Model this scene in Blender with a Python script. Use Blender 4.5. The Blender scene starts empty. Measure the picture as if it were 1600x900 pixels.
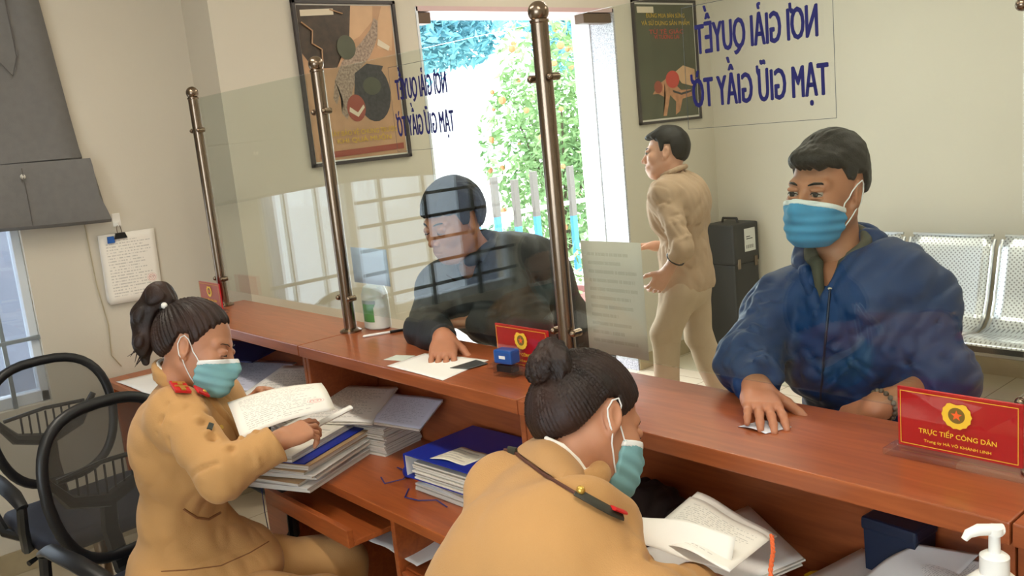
import bpy, bmesh, math, random
import numpy as np
from mathutils import Vector, Matrix, Euler
random.seed(7); rng = np.random.default_rng(7)
PI = math.pi
scene = bpy.context.scene
COL = scene.collection

# ------------------------------------------------------------------ camera
cam_d = bpy.data.cameras.new('camera'); cam = bpy.data.objects.new('camera', cam_d); COL.objects.link(cam)
FPX = 1414.9
R3 = np.array([[0.65502505, 0.74941184, -0.09656127], [0.07088677, -0.18817623, -0.97957377], [-0.75227472, 0.63480044, -0.17638353]])
EYE = Vector((0, 0, 1.72))
cam_d.sensor_width = 36; cam_d.lens = FPX / 1600 * 36; cam_d.clip_start = .05
m = Matrix([[R3[0][i], -R3[1][i], -R3[2][i]] for i in range(3)]).to_4x4(); m.translation = EYE
cam.matrix_world = m
scene.camera = cam

# ------------------------------------------------------------------ light and exposure
scene.view_settings.view_transform = 'Standard'; scene.view_settings.look = 'None'
scene.view_settings.gamma = 1; scene.view_settings.use_curve_mapping = False
scene.view_settings.exposure = 0.0
W = bpy.data.worlds.new('world'); scene.world = W; W.use_nodes = True
bgn = W.node_tree.nodes['Background']; bgn.inputs[0].default_value = (.86, .94, 1, 1); bgn.inputs[1].default_value = 5.8
sd = bpy.data.lights.new('sun', 'SUN'); sd.energy = 6.0; sd.angle = math.radians(12); sd.color = (1, .96, .9)
so = bpy.data.objects.new('sun', sd); so.rotation_euler = (math.radians(38), 0, math.radians(200)); COL.objects.link(so)
def area(name, loc, size, power, rot, col=(1, .95, .86)):
    l = bpy.data.lights.new(name, 'AREA'); l.shape = 'RECTANGLE'; l.size, l.size_y = size; l.energy = power; l.color = col
    o = bpy.data.objects.new(name, l); o.location = loc; o.rotation_euler = rot; COL.objects.link(o); return o
# daylight through the entrance, the left window and the big window behind the officers
area('daylight_entrance', (-4.5, 3.65, 1.4), (1.3, 1.9), 40, (0, math.radians(-90), 0), (.93, .97, 1))
area('daylight_left_window', (-4.42, .2, 1.25), (1.3, 1.2), 12, (0, math.radians(-90), 0), (.85, .93, 1))
area('daylight_rear_window', (.3, -2.1, 1.75), (2.8, 1.5), 28, (math.radians(90), 0, 0), (.95, .97, 1))

# ------------------------------------------------------------------ helpers
def AT(px, py, d):
    """point of the room seen at a photo pixel, d metres deep"""
    r = R3.T @ np.array([(px - 800) / FPX, (py - 450) / FPX, 1.0]); return EYE + Vector(r) * d
def ONZ(px, py, z):
    r = R3.T @ np.array([(px - 800) / FPX, (py - 450) / FPX, 1.0]); return EYE + Vector(r) * ((z - EYE.z) / r[2])
def ONY(px, py, y):
    r = R3.T @ np.array([(px - 800) / FPX, (py - 450) / FPX, 1.0]); return EYE + Vector(r) * ((y - EYE.y) / r[1])

def tag(o, label=None, cat=None, group=None, kind=None):
    if label: o['label'] = label
    if cat: o['category'] = cat
    if group: o['group'] = group
    if kind: o['kind'] = kind
    return o
def empty(name, loc=(0, 0, 0), rz=0, label=None, cat=None, group=None):
    o = bpy.data.objects.new(name, None); o.location = loc; o.rotation_euler = (0, 0, rz); o.empty_display_size = .05
    COL.objects.link(o); return tag(o, label, cat, group)
def link(name, me, mat, parent=None, smooth=False, loc=None):
    o = bpy.data.objects.new(name, me)
    if mat: me.materials.append(mat)
    if smooth:
        me.polygons.foreach_set('use_smooth', [True] * len(me.polygons))
    COL.objects.link(o)
    if loc is not None: o.location = loc
    if parent: o.parent = parent
    return o
def copy_tree(o, parent=None):
    c = o.copy(); COL.objects.link(c)
    if parent: c.parent = parent
    for ch in list(o.children): copy_tree(ch, c)
    return c

class MB:
    """collects shapes for one mesh"""
    def __init__(s): s.bm = bmesh.new()
    def verts(s, co, faces):
        vs = [s.bm.verts.new(c) for c in co]
        for f in faces:
            try: s.bm.faces.new([vs[i] for i in f])
            except ValueError: pass
        return vs
    def box(s, lo, hi, bevel=0, mat=None, seg=2):
        x0, y0, z0 = lo; x1, y1, z1 = hi
        b = bmesh.new(); bmesh.ops.create_cube(b, size=1)
        for v in b.verts: v.co = Vector(((x0 + x1) / 2 + v.co.x * (x1 - x0), (y0 + y1) / 2 + v.co.y * (y1 - y0), (z0 + z1) / 2 + v.co.z * (z1 - z0)))
        if bevel: bmesh.ops.bevel(b, geom=list(b.edges), offset=bevel, segments=seg, affect='EDGES', profile=.6)
        s.merge(b, mat); return s
    def merge(s, b, mat=None):
        if mat is not None: bmesh.ops.transform(b, matrix=mat, verts=b.verts)
        me = bpy.data.meshes.new('t'); b.to_mesh(me); b.free(); s.bm.from_mesh(me); bpy.data.meshes.remove(me)
    def tube(s, pts, r, n=10, cap=True, flat=1.0):
        pts = [Vector(p) for p in pts]; N = len(pts)
        rs = r if isinstance(r, (list, tuple)) else [r] * N
        rings = []; prev = None
        for i, p in enumerate(pts):
            t = (pts[min(i + 1, N - 1)] - pts[max(i - 1, 0)]).normalized()
            if prev is None:
                a = Vector((0, 0, 1)) if abs(t.z) < .9 else Vector((1, 0, 0)); u = t.cross(a).normalized()
            else: u = (prev - t * prev.dot(t)).normalized()
            prev = u; v = t.cross(u)
            rings.append([s.bm.verts.new(p + (u * math.cos(k * 2 * PI / n) + v * math.sin(k * 2 * PI / n) * flat) * rs[i]) for k in range(n)])
        for a, b in zip(rings, rings[1:]):
            for k in range(n): s.bm.faces.new((a[k], a[(k + 1) % n], b[(k + 1) % n], b[k]))
        if cap: s.bm.faces.new(rings[0][::-1]); s.bm.faces.new(rings[-1])
        return s
    def lathe(s, prof, c=(0, 0, 0), n=24, sx=1, sy=1):
        rings = []
        for r, z in prof:
            rings.append([s.bm.verts.new((c[0] + r * sx * math.cos(k * 2 * PI / n), c[1] + r * sy * math.sin(k * 2 * PI / n), c[2] + z)) for k in range(n)])
        for a, b in zip(rings, rings[1:]):
            for k in range(n): s.bm.faces.new((a[k], a[(k + 1) % n], b[(k + 1) % n], b[k]))
        s.bm.faces.new(rings[0][::-1]); s.bm.faces.new(rings[-1]); return s
    def prism(s, poly, fn, d0, d1):
        """poly of 2D points, fn(u,v,d) -> 3D"""
        a = [s.bm.verts.new(fn(u, v, d0)) for u, v in poly]; b = [s.bm.verts.new(fn(u, v, d1)) for u, v in poly]
        n = len(poly); s.bm.faces.new(a[::-1]); s.bm.faces.new(b)
        for k in range(n): s.bm.faces.new((a[k], a[(k + 1) % n], b[(k + 1) % n], b[k]))
        return s
    def sphere(s, c, r, seg=16, sc=(1, 1, 1)):
        b = bmesh.new(); bmesh.ops.create_uvsphere(b, u_segments=seg, v_segments=seg * 2 // 3, radius=r)
        s.merge(b, Matrix.Translation(c) @ Matrix.Diagonal((*sc, 1))); return s
    def build(s, name, mat, parent=None, smooth=False, mtx=None, recalc=True):
        if mtx is not None: bmesh.ops.transform(s.bm, matrix=mtx, verts=s.bm.verts)
        if recalc: bmesh.ops.recalc_face_normals(s.bm, faces=s.bm.faces)
        me = bpy.data.meshes.new(name); s.bm.to_mesh(me); s.bm.free()
        o = link(name, me, mat, parent, False)
        if smooth:
            me.polygons.foreach_set('use_smooth', [True] * len(me.polygons))
            try: me.set_sharp_from_angle(angle=math.radians(40))
            except Exception: pass
        return o
def box(name, lo, hi, mat, parent=None, bevel=0): return MB().box(lo, hi, bevel).build(name, mat, parent)
def struct(o): o['kind'] = 'structure'; return o

# ------------------------------------------------------------------ materials
MATS = {}
def S(c): # sRGB 0-255 -> linear
    return tuple(((x / 255) / 12.92 if x / 255 <= .04045 else (((x / 255) + .055) / 1.055) ** 2.4) for x in c)
def mat(name, col, rough=.6, metal=0, spec=.5, noise=0, nscale=20, bump=0, bscale=60, coat=0, sheen=0, sss=0, emit=None, estr=0, stretch=None, col2=None, trans=0):
    if name in MATS: return MATS[name]
    m = bpy.data.materials.new(name); m.use_nodes = True; nt = m.node_tree; N = nt.nodes; L = nt.links
    p = N['Principled BSDF']; c = S(col); p.inputs['Base Color'].default_value = (*c, 1)
    p.inputs['Roughness'].default_value = rough; p.inputs['Metallic'].default_value = metal
    p.inputs['Specular IOR Level'].default_value = spec; p.inputs['Coat Weight'].default_value = coat
    p.inputs['Sheen Weight'].default_value = sheen; p.inputs['Transmission Weight'].default_value = trans
    if sss: p.inputs['Subsurface Weight'].default_value = sss; p.inputs['Subsurface Radius'].default_value = (.012, .005, .003); p.inputs['Subsurface Scale'].default_value = 1
    if emit: p.inputs['Emission Color'].default_value = (*S(emit), 1); p.inputs['Emission Strength'].default_value = estr
    if noise or bump:
        tc = N.new('ShaderNodeTexCoord'); mp = N.new('ShaderNodeMapping'); L.new(tc.outputs['Object'], mp.inputs[0])
        if stretch: mp.inputs['Scale'].default_value = stretch
    if noise:
        n = N.new('ShaderNodeTexNoise'); n.inputs['Scale'].default_value = nscale; n.inputs['Detail'].default_value = 5; L.new(mp.outputs[0], n.inputs[0])
        r = N.new('ShaderNodeValToRGB'); e = r.color_ramp.elements; e[0].position = .3; e[1].position = .7
        c2 = S(col2) if col2 else tuple(x * (1 - noise) for x in c)
        e[0].color = (*c2, 1); e[1].color = (*tuple(min(1, x * (1 + noise * .3)) for x in c), 1)
        L.new(n.outputs[0], r.inputs[0]); L.new(r.outputs[0], p.inputs['Base Color'])
    if bump:
        n2 = N.new('ShaderNodeTexNoise'); n2.inputs['Scale'].default_value = bscale; n2.inputs['Detail'].default_value = 3; L.new(mp.outputs[0], n2.inputs[0])
        b = N.new('ShaderNodeBump'); b.inputs['Strength'].default_value = bump; b.inputs['Distance'].default_value = .002
        L.new(n2.outputs[0], b.inputs['Height']); L.new(b.outputs[0], p.inputs['Normal'])
    MATS[name] = m; return m
def glass_mat(name, tint, base=.04, rough=0.0, ior=1.45):
    """clear pane: transparent plus Fresnel mirror"""
    m = bpy.data.materials.new(name); m.use_nodes = True; nt = m.node_tree; N = nt.nodes; L = nt.links; N.clear()
    o = N.new('ShaderNodeOutputMaterial'); t = N.new('ShaderNodeBsdfTransparent'); g = N.new('ShaderNodeBsdfGlossy'); lw = N.new('ShaderNodeLayerWeight'); lw.inputs[0].default_value = .5; pw = N.new('ShaderNodeMath'); pw.operation = 'POWER'; pw.inputs[1].default_value = 5; f = N.new('ShaderNodeMath'); f.operation = 'MULTIPLY_ADD'; f.inputs[1].default_value = .96; f.inputs[2].default_value = .04; mx = N.new('ShaderNodeMixShader')
    t.inputs[0].default_value = (*tint, 1); g.inputs['Roughness'].default_value = rough; g.inputs[0].default_value = (1, 1, 1, 1); L.new(lw.outputs['Facing'], pw.inputs[0]); L.new(pw.outputs[0], f.inputs[0])
    L.new(f.outputs[0], mx.inputs[0]); L.new(t.outputs[0], mx.inputs[1]); L.new(g.outputs[0], mx.inputs[2]); L.new(mx.outputs[0], o.inputs[0])
    return m
def wood_mat(name, a, b, rough=.3, axis=(1.2, 14, 14), coat=.25):
    m = bpy.data.materials.new(name); m.use_nodes = True; nt = m.node_tree; N = nt.nodes; L = nt.links
    p = N['Principled BSDF']; tc = N.new('ShaderNodeTexCoord'); mp = N.new('ShaderNodeMapping'); mp.inputs['Scale'].default_value = axis
    n = N.new('ShaderNodeTexNoise'); n.inputs['Scale'].default_value = 3.5; n.inputs['Detail'].default_value = 8; n.inputs['Distortion'].default_value = 1.2
    r = N.new('ShaderNodeValToRGB'); r.color_ramp.elements[0].position = .32; r.color_ramp.elements[1].position = .68
    r.color_ramp.elements[0].color = (*S(a), 1); r.color_ramp.elements[1].color = (*S(b), 1)
    L.new(tc.outputs['Object'], mp.inputs[0]); L.new(mp.outputs[0], n.inputs[0]); L.new(n.outputs[0], r.inputs[0]); L.new(r.outputs[0], p.inputs['Base Color'])
    p.inputs['Roughness'].default_value = rough; p.inputs['Coat Weight'].default_value = coat; p.inputs['Coat Roughness'].default_value = .15
    return m
def tile_mat(name, a, grout, size, rough=.25):
    m = bpy.data.materials.new(name); m.use_nodes = True; nt = m.node_tree; N = nt.nodes; L = nt.links
    p = N['Principled BSDF']; tc = N.new('ShaderNodeTexCoord'); b = N.new('ShaderNodeTexBrick'); b.offset = 0
    b.inputs['Color1'].default_value = (*S(a), 1); b.inputs['Color2'].default_value = (*S([x * .97 for x in a]), 1); b.inputs['Mortar'].default_value = (*S(grout), 1)
    b.inputs['Scale'].default_value = 1; b.inputs['Brick Width'].default_value = size; b.inputs['Row Height'].default_value = size; b.inputs['Mortar Size'].default_value = .003
    L.new(tc.outputs['Object'], b.inputs[0]); L.new(b.outputs[0], p.inputs['Base Color']); p.inputs['Roughness'].default_value = rough
    return m
def paper_mat(name, base, ink, lines=26, dens=.5, stamp=None, hand=False):
    """paper with rows of small print laid out in UV"""
    m = bpy.data.materials.new(name); m.use_nodes = True; nt = m.node_tree; N = nt.nodes; L = nt.links
    p = N['Principled BSDF']; p.inputs['Roughness'].default_value = .75; p.inputs['Specular IOR Level'].default_value = .3
    uv = N.new('ShaderNodeTexCoord'); sp = N.new('ShaderNodeSeparateXYZ'); L.new(uv.outputs['UV'], sp.inputs[0])
    def M(op, a, b=None, c=None):
        n = N.new('ShaderNodeMath'); n.operation = op
        for i, v in enumerate((a, b, c)):
            if v is None: continue
            if isinstance(v, (int, float)): n.inputs[i].default_value = v
            else: L.new(v, n.inputs[i])
        return n.outputs[0]
    u, v = sp.outputs[0], sp.outputs[1]
    row = M('FRACT', M('MULTIPLY', v, lines)); ink_row = M('MULTIPLY', M('GREATER_THAN', row, .34), M('LESS_THAN', row, .72))
    rid = M('FLOOR', M('MULTIPLY', v, lines))
    cb = N.new('ShaderNodeCombineXYZ'); L.new(M('MULTIPLY', u, 38), cb.inputs[0]); L.new(M('MULTIPLY', rid, 7.3), cb.inputs[1])
    nz = N.new('ShaderNodeTexNoise'); nz.inputs['Scale'].default_value = 1.0; nz.inputs['Detail'].default_value = 4; L.new(cb.outputs[0], nz.inputs[0])
    word = M('GREATER_THAN', nz.outputs[0], 1 - dens)
    inb = M('MULTIPLY', M('MULTIPLY', M('GREATER_THAN', u, .1), M('LESS_THAN', u, .9)), M('MULTIPLY', M('GREATER_THAN', v, .1), M('LESS_THAN', v, .9)))
    # each row ends at its own length
    cb2 = N.new('ShaderNodeCombineXYZ'); L.new(rid, cb2.inputs[0]); wn = N.new('ShaderNodeTexWhiteNoise'); L.new(cb2.outputs[0], wn.inputs[0])
    endm = M('LESS_THAN', u, M('ADD', .55, M('MULTIPLY', wn.outputs[0], .5)))
    fac = M('MULTIPLY', M('MULTIPLY', M('MULTIPLY', ink_row, word), M('MULTIPLY', inb, endm)), .36)
    mx = N.new('ShaderNodeMix'); mx.data_type = 'RGBA'; L.new(fac, mx.inputs[0]); mx.inputs[6].default_value = (*S(base), 1); mx.inputs[7].default_value = (*S(ink), 1)
    out = mx.outputs[2]
    if stamp:
        du = M('SUBTRACT', u, stamp[0]); dv = M('MULTIPLY', M('SUBTRACT', v, stamp[1]), 1.4)
        r = M('SQRT', M('ADD', M('MULTIPLY', du, du), M('MULTIPLY', dv, dv)))
        ring = M('MULTIPLY', M('MULTIPLY', M('LESS_THAN', r, .09), M('GREATER_THAN', M('FRACT', M('MULTIPLY', r, 30)), .55)), .55)
        m2 = N.new('ShaderNodeMix'); m2.data_type = 'RGBA'; L.new(ring, m2.inputs[0]); L.new(out, m2.inputs[6]); m2.inputs[7].default_value = (*S((214, 90, 80)), 1); out = m2.outputs[2]
    L.new(out, p.inputs['Base Color']); return m

WALL = mat('wall_paint', (207, 199, 183), .8, noise=.05, nscale=1.2, bump=.15, bscale=120)
WALLJ = WALL
CEIL = mat('ceiling_paint', (235, 230, 215), .85)
FLOOR = tile_mat('floor_tile', (206, 194, 170), (150, 140, 120), .5)
BASE = mat('baseboard_tile', (176, 160, 128), .35, noise=.15, nscale=8)
GRAN = mat('granite', (205, 205, 212), .3, noise=.45, nscale=160, col2=(120, 120, 132))
WOOD = wood_mat('counter_wood', (146, 76, 42), (166, 90, 50))
WOODD = wood_mat('desk_wood', (152, 76, 36), (174, 92, 44), .35)
STEEL = mat('stainless_steel', (136, 120, 104), .26, 1)
STEELB = mat('bench_steel', (205, 208, 212), .3, 1, bump=.0)
GLASS = glass_mat('counter_glass', (.93, .965, .94))
WINGL = glass_mat('window_glass', (.93, .96, .98))
BLACK = mat('black_plastic', (22, 23, 26), .4)
NAVY = mat('dark_blue_fabric', (24, 27, 42), .7)
GREYC = mat('grey_blind_cloth', (112, 110, 108), .85, noise=.08, nscale=30, bump=.2, bscale=300)
WHITE = mat('white_plastic', (236, 234, 228), .35)
SKINF = mat('skin_light', (186, 130, 98), .5, sss=.12, noise=.06, nscale=25)
SKINM = mat('skin_brown', (176, 116, 84), .5, sss=.12, noise=.08, nscale=25)
SKINW = mat('skin_pale', (208, 156, 130), .5, sss=.12, noise=.06, nscale=25)
TAN = mat('tan_uniform_cloth', (190, 143, 87), .85, noise=.10, nscale=5, bump=.3, bscale=420, sheen=.1)
HAIRB = mat('dark_brown_hair', (48, 29, 22), .5, spec=.35, noise=.5, nscale=12, col2=(26, 17, 14), bump=.5, bscale=220)
HAIRK = mat('black_hair', (24, 22, 21), .55, spec=.3, noise=.4, nscale=30, bump=.6, bscale=250)
MASKT = mat('pale_teal_mask_cloth', (126, 176, 182), .8, bump=.1, bscale=300)
MASKB = mat('blue_mask_cloth', (66, 146, 190), .75, bump=.1, bscale=300)
MASKW = mat('white_mask_edge', (232, 234, 232), .7)
BLUEJ = mat('blue_nylon', (3, 50, 100), .55, spec=.35, noise=.14, nscale=5, bump=.25, bscale=22)
BLKJ = mat('black_jacket_cloth', (20, 24, 28), .6, bump=.3, bscale=90)
BEIGE = mat('beige_knit', (180, 152, 126), .85, noise=.08, nscale=12, bump=.3, bscale=220)
KHAKI = mat('khaki_trouser_cloth', (186, 163, 138), .85, noise=.06, nscale=8, bump=.2, bscale=220)
DKCL = mat('dark_trouser_cloth', (34, 36, 44), .8)
RED = mat('red_sign', (200, 22, 30), .4)
REDT = mat('red_epaulette', (196, 26, 28), .5)
GOLD = mat('gold_print', (236, 190, 50), .45)
GOLDM = mat('gold_metal', (220, 180, 90), .3, .8)
BLUEB = mat('blue_binder_cover', (20, 44, 150), .4)
INKB = mat('navy_lettering', (6, 8, 84), .5)
LINE = mat('thin_black_line', (70, 78, 82), .5)
ACRYL = glass_mat('clear_acrylic', (.93, .93, .93), ior=1.5)
PAGE = mat('page_edges', (226, 220, 208), .8, noise=.25, nscale=1, stretch=(5, 5, 900))
PPR = paper_mat('printed_paper', (238, 234, 228), (60, 60, 70), 26, .52)
PPRS = paper_mat('stamped_paper', (238, 232, 222), (70, 66, 70), 24, .52, stamp=(.84, .3))
PPRF = paper_mat('form_paper', (232, 226, 214), (70, 66, 66), 18, .6)
PPRB = paper_mat('bluish_paper', (206, 206, 222), (80, 84, 120), 20, .5)
PPRP = mat('blank_paper', (236, 233, 228), .8)
MANILA = mat('brown_folder_card', (170, 140, 104), .75)
EYEW = mat('eye_white', (186, 172, 160), .35); EYEK = mat('eye_dark', (24, 16, 12), .2)
# ------------------------------------------------------------------ implicit surfaces -> meshes (people, clothes, hair)
def _n(v): return np.array(v, dtype=np.float64)
def f_cap(a, b, ra, rb):
    a, b = _n(a), _n(b); ab = b - a; L2 = max(ab @ ab, 1e-9)
    def f(p):
        q = p - a; t = np.clip((q @ ab) / L2, 0, 1); return np.linalg.norm(q - t[..., None] * ab, axis=-1) - (ra + (rb - ra) * t)
    r = max(ra, rb); return f, np.minimum(a, b) - r, np.maximum(a, b) + r
def f_ell(c, r, rot=None):
    c, r = _n(c), _n(r); M = np.array(rot.to_3x3() if hasattr(rot, 'to_3x3') else rot) if rot is not None else None
    def f(p):
        q = p - c
        if M is not None: q = q @ M
        k0 = np.linalg.norm(q / r, axis=-1); k1 = np.linalg.norm(q / (r * r), axis=-1) + 1e-9; return k0 * (k0 - 1) / k1
    if M is None: e = r
    else: e = np.sqrt(((M * r) ** 2).sum(1))
    return f, c - e, c + e
def f_cone(a, b, ra, rb, rnd=.004, flat=None):
    """flat-ended tapered tube; flat=(dir, k) squashes the section along dir"""
    a, b = _n(a), _n(b); ax = b - a; L = np.linalg.norm(ax); ax = ax / L
    def f(p):
        q = p - a; t = q @ ax; per = q - t[..., None] * ax
        if flat is not None:
            d = _n(flat[0]); d = d / np.linalg.norm(d); per = per + (per @ d)[..., None] * d * (flat[1] - 1)
        rr = np.linalg.norm(per, axis=-1); rad = ra + (rb - ra) * np.clip(t / L, 0, 1)
        dx = rr - rad + rnd; dy = np.abs(t - L / 2) - L / 2 + rnd
        return np.minimum(np.maximum(dx, dy), 0) + np.hypot(np.maximum(dx, 0), np.maximum(dy, 0)) - rnd
    r = max(ra, rb) * 1.05; return f, np.minimum(a, b) - r, np.maximum(a, b) + r
def f_box(c, h, rot=None, rnd=.004):
    c, h = _n(c), _n(h) - rnd; M = np.array(rot.to_3x3()) if rot is not None else None
    def f(p):
        q = p - c
        if M is not None: q = q @ M
        q = np.abs(q) - h; return np.linalg.norm(np.maximum(q, 0), axis=-1) + np.minimum(q.max(-1), 0) - rnd
    e = (h + rnd) if M is None else np.abs(M) @ (h + rnd)
    return f, c - e, c + e
class Blob:
    def __init__(s): s.ops = []; s.disp = []
    def u(s, prim, k=.02): s.ops.append(('u', *prim, k)); return s
    def sub(s, prim, k=.01): s.ops.append(('s', *prim, k)); return s
    def cut(s, fn, k=.005): s.ops.append(('i', fn, None, None, k)); return s     # keep where fn<0
    def cap(s, a, b, ra, rb=None, k=.02): return s.u(f_cap(a, b, ra, rb if rb is not None else ra), k)
    def ell(s, c, r, k=.02, rot=None): return s.u(f_ell(c, r, rot), k)
    def d(s, fn): s.disp.append(fn); return s
    @staticmethod
    def mix(op, A, B, k):
        if op == 'u': h = np.maximum(k - np.abs(A - B), 0) / k; return np.minimum(A, B) - h * h * k * .25
        if op == 's': B = -B
        h = np.maximum(k - np.abs(A - B), 0) / k; return np.maximum(A, B) + h * h * k * .25
    def ev(s, P):
        P = np.asarray(P); D = np.full(P.shape[:-1], .2)
        for op, fn, lo, hi, k in s.ops:
            if op == 'i': D = s.mix('i', D, fn(P), k); continue
            pad = k + .015; msk = np.all((P > lo - pad) & (P < hi + pad), axis=-1)
            if msk.any(): D[msk] = s.mix(op, D[msk], fn(P[msk]), k)
        for fn in s.disp: D = D + fn(P)
        return D
    def grid(s, h):
        us = [o for o in s.ops if o[0] == 'u']
        lo = np.min([o[2] for o in us], 0) - .02 - h * 2; hi = np.max([o[3] for o in us], 0) + .02 + h * 2
        n = np.ceil((hi - lo) / h).astype(int) + 1
        ax = [lo[i] + np.arange(n[i]) * h for i in range(3)]
        D = np.full(n, .2, dtype=np.float64)
        for op, fn, l, u, k in s.ops:
            if op == 'i': sl = [slice(0, n[i]) for i in range(3)]
            else:
                pad = k + .015
                sl = [slice(max(0, int((l[i] - pad - lo[i]) / h)), min(n[i], int((u[i] + pad - lo[i]) / h) + 2)) for i in range(3)]
                if any(a.stop <= a.start for a in sl): continue
            P = np.stack(np.meshgrid(ax[0][sl[0]], ax[1][sl[1]], ax[2][sl[2]], indexing='ij'), -1)
            t = tuple(sl); D[t] = s.mix(op, D[t], fn(P), k)
        if s.disp:
            near = np.abs(D) < .03; P = np.argwhere(near) * h + lo; v = D[near]
            for fn in s.disp: v = v + fn(P)
            D[near] = v
        return D, lo, ax
    def data(s, h):
        F, lo, ax = s.grid(h); n = F.shape; ins = F < 0
        c = sum(ins[i:n[0] - 1 + i, j:n[1] - 1 + j, k:n[2] - 1 + k].astype(np.int8) for i in (0, 1) for j in (0, 1) for k in (0, 1))
        act = (c > 0) & (c < 8); I = np.argwhere(act); idx = -np.ones(act.shape, dtype=np.int64); idx[act] = np.arange(len(I))
        pos = np.zeros((len(I), 3)); cnt = np.zeros(len(I))
        cor = [(i, j, k) for i in (0, 1) for j in (0, 1) for k in (0, 1)]
        for a in cor:
            for d in range(3):
                if a[d]: continue
                b = list(a); b[d] = 1
                Fa = F[I[:, 0] + a[0], I[:, 1] + a[1], I[:, 2] + a[2]]; Fb = F[I[:, 0] + b[0], I[:, 1] + b[1], I[:, 2] + b[2]]
                x = (Fa < 0) != (Fb < 0); t = np.where(x, Fa / np.where(x, Fa - Fb, 1), 0)
                q = np.tile(np.array(a, float), (len(I), 1)); q[:, d] += t; pos[x] += q[x]; cnt[x] += 1
        V = (I + pos / cnt[:, None]) * h + lo
        for it in range(2):
            e = h * .35; d0 = s.ev(V)
            g = np.stack([(s.ev(V + np.eye(3)[i] * e) - s.ev(V - np.eye(3)[i] * e)) / (2 * e) for i in range(3)], -1)
            st = d0[:, None] * g / np.maximum((g * g).sum(-1), .15)[:, None]
            ln = np.linalg.norm(st, axis=1); st *= np.minimum(1, h * .6 / np.maximum(ln, 1e-9))[:, None]; V = V - st * .8
        Q = []
        for d in range(3):
            e1, e2 = [(1, 2), (2, 0), (0, 1)][d]
            a = [slice(1, n[i] - 1) for i in range(3)]; b = list(a); a[d] = slice(0, n[d] - 1); b[d] = slice(1, n[d])
            A = ins[tuple(a)]; B = ins[tuple(b)]; w = np.argwhere(A != B); fl = A[A != B]
            base = w + 1; base[:, d] -= 1
            def cid(o1, o2):
                q = base.copy(); q[:, e1] -= o1; q[:, e2] -= o2; return idx[q[:, 0], q[:, 1], q[:, 2]]
            q = np.stack([cid(1, 1), cid(0, 1), cid(0, 0), cid(1, 0)], 1); q[~fl] = q[~fl][:, ::-1]; Q.append(q)
        Q = np.concatenate(Q); Q = Q[(Q >= 0).all(1)]
        return V, Q
def np_mesh(name, parts, mat, parent=None, origin=None, smooth=True):
    """parts: list of (V,Q,matrix or None) -> one mesh object"""
    VV, QQ, off = [], [], 0
    for V, Q, M in parts:
        if M is not None: A = np.array(M); V = V @ A[:3, :3].T + A[:3, 3]
        VV.append(V); QQ.append(Q + off); off += len(V)
    V = np.concatenate(VV); Q = np.concatenate(QQ)
    if origin is not None: V = V - np.array(origin)
    me = bpy.data.meshes.new(name); me.vertices.add(len(V)); me.vertices.foreach_set('co', V.astype(np.float32).ravel())
    me.loops.add(len(Q) * 4); me.loops.foreach_set('vertex_index', Q.astype(np.int32).ravel())
    me.polygons.add(len(Q)); me.polygons.foreach_set('loop_start', np.arange(0, len(Q) * 4, 4, dtype=np.int32)); me.polygons.foreach_set('loop_total', np.full(len(Q), 4, dtype=np.int32))
    me.update(calc_edges=True); me.validate()
    return link(name, me, mat, parent, smooth)
def fold(a, b, w, amp):
    """a crease (amp>0 carves, <0 ridge) along the segment a-b"""
    f, lo, hi = f_cap(a, b, 0, 0); lo, hi = lo - 3 * w, hi + 3 * w
    def g(p):
        out = np.zeros(p.shape[:-1]); m = np.all((p > lo) & (p < hi), axis=-1)
        if m.any(): out[m] = amp * np.exp(-(f(p[m]) / w) ** 2)
        return out
    return g
def creases(b, p0, p1, rad, n, seed, amp=.0032, w=.006, L=.07, slant=.5):
    """short curved pull-lines over a limb from p0 to p1"""
    r = random.Random(seed); ax = (Vector(p1) - Vector(p0)); F = frame(ax.normalized(), (0, 0, 1) if abs(ax.normalized().z) < .9 else (1, 0, 0))
    for k in range(n):
        t = r.random(); a0 = r.uniform(0, 6.28); s = r.uniform(-slant, slant); c = Vector(p0) + ax * t; da = L * r.uniform(.6, 1.3) / rad / 2; am = amp * 1.8 * r.uniform(.5, 1.2) * (1 if r.random() < .6 else -1)
        P = [c + F @ Vector((s * q * L * .6, rad * math.cos(a0 + q * da), rad * math.sin(a0 + q * da))) for q in (-1, 0, 1)]
        b.d(fold(P[0], P[1], w, am)); b.d(fold(P[1], P[2], w, am))
def waves(sc, amp, seed=0, dirv=(1, 1, 1)):
    r = np.random.default_rng(seed); K = r.normal(size=(5, 3)) * sc * np.array(dirv); ph = r.uniform(0, 6.28, 5); W2 = r.normal(size=(3, 3)) * sc * .5
    def g(p):
        q = p + np.sin(p @ W2) * (.35 / sc) * 1.0
        v = 0
        for k, f in zip(K, ph): v = v + np.sin(q @ k + f)
        v = v / 2.2; return amp * (1 - 2.2 * np.sqrt(v * v + .004)) - amp * .2
    return g
def frame(f, u=(0, 0, 1)):
    f = Vector(f).normalized(); u = Vector(u); l = u.cross(f).normalized(); u = f.cross(l)
    return Matrix(((f.x, l.x, u.x), (f.y, l.y, u.y), (f.z, l.z, u.z)))
def mtx(f, u, loc):
    m = frame(f, u).to_4x4(); m.translation = loc; return m

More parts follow.
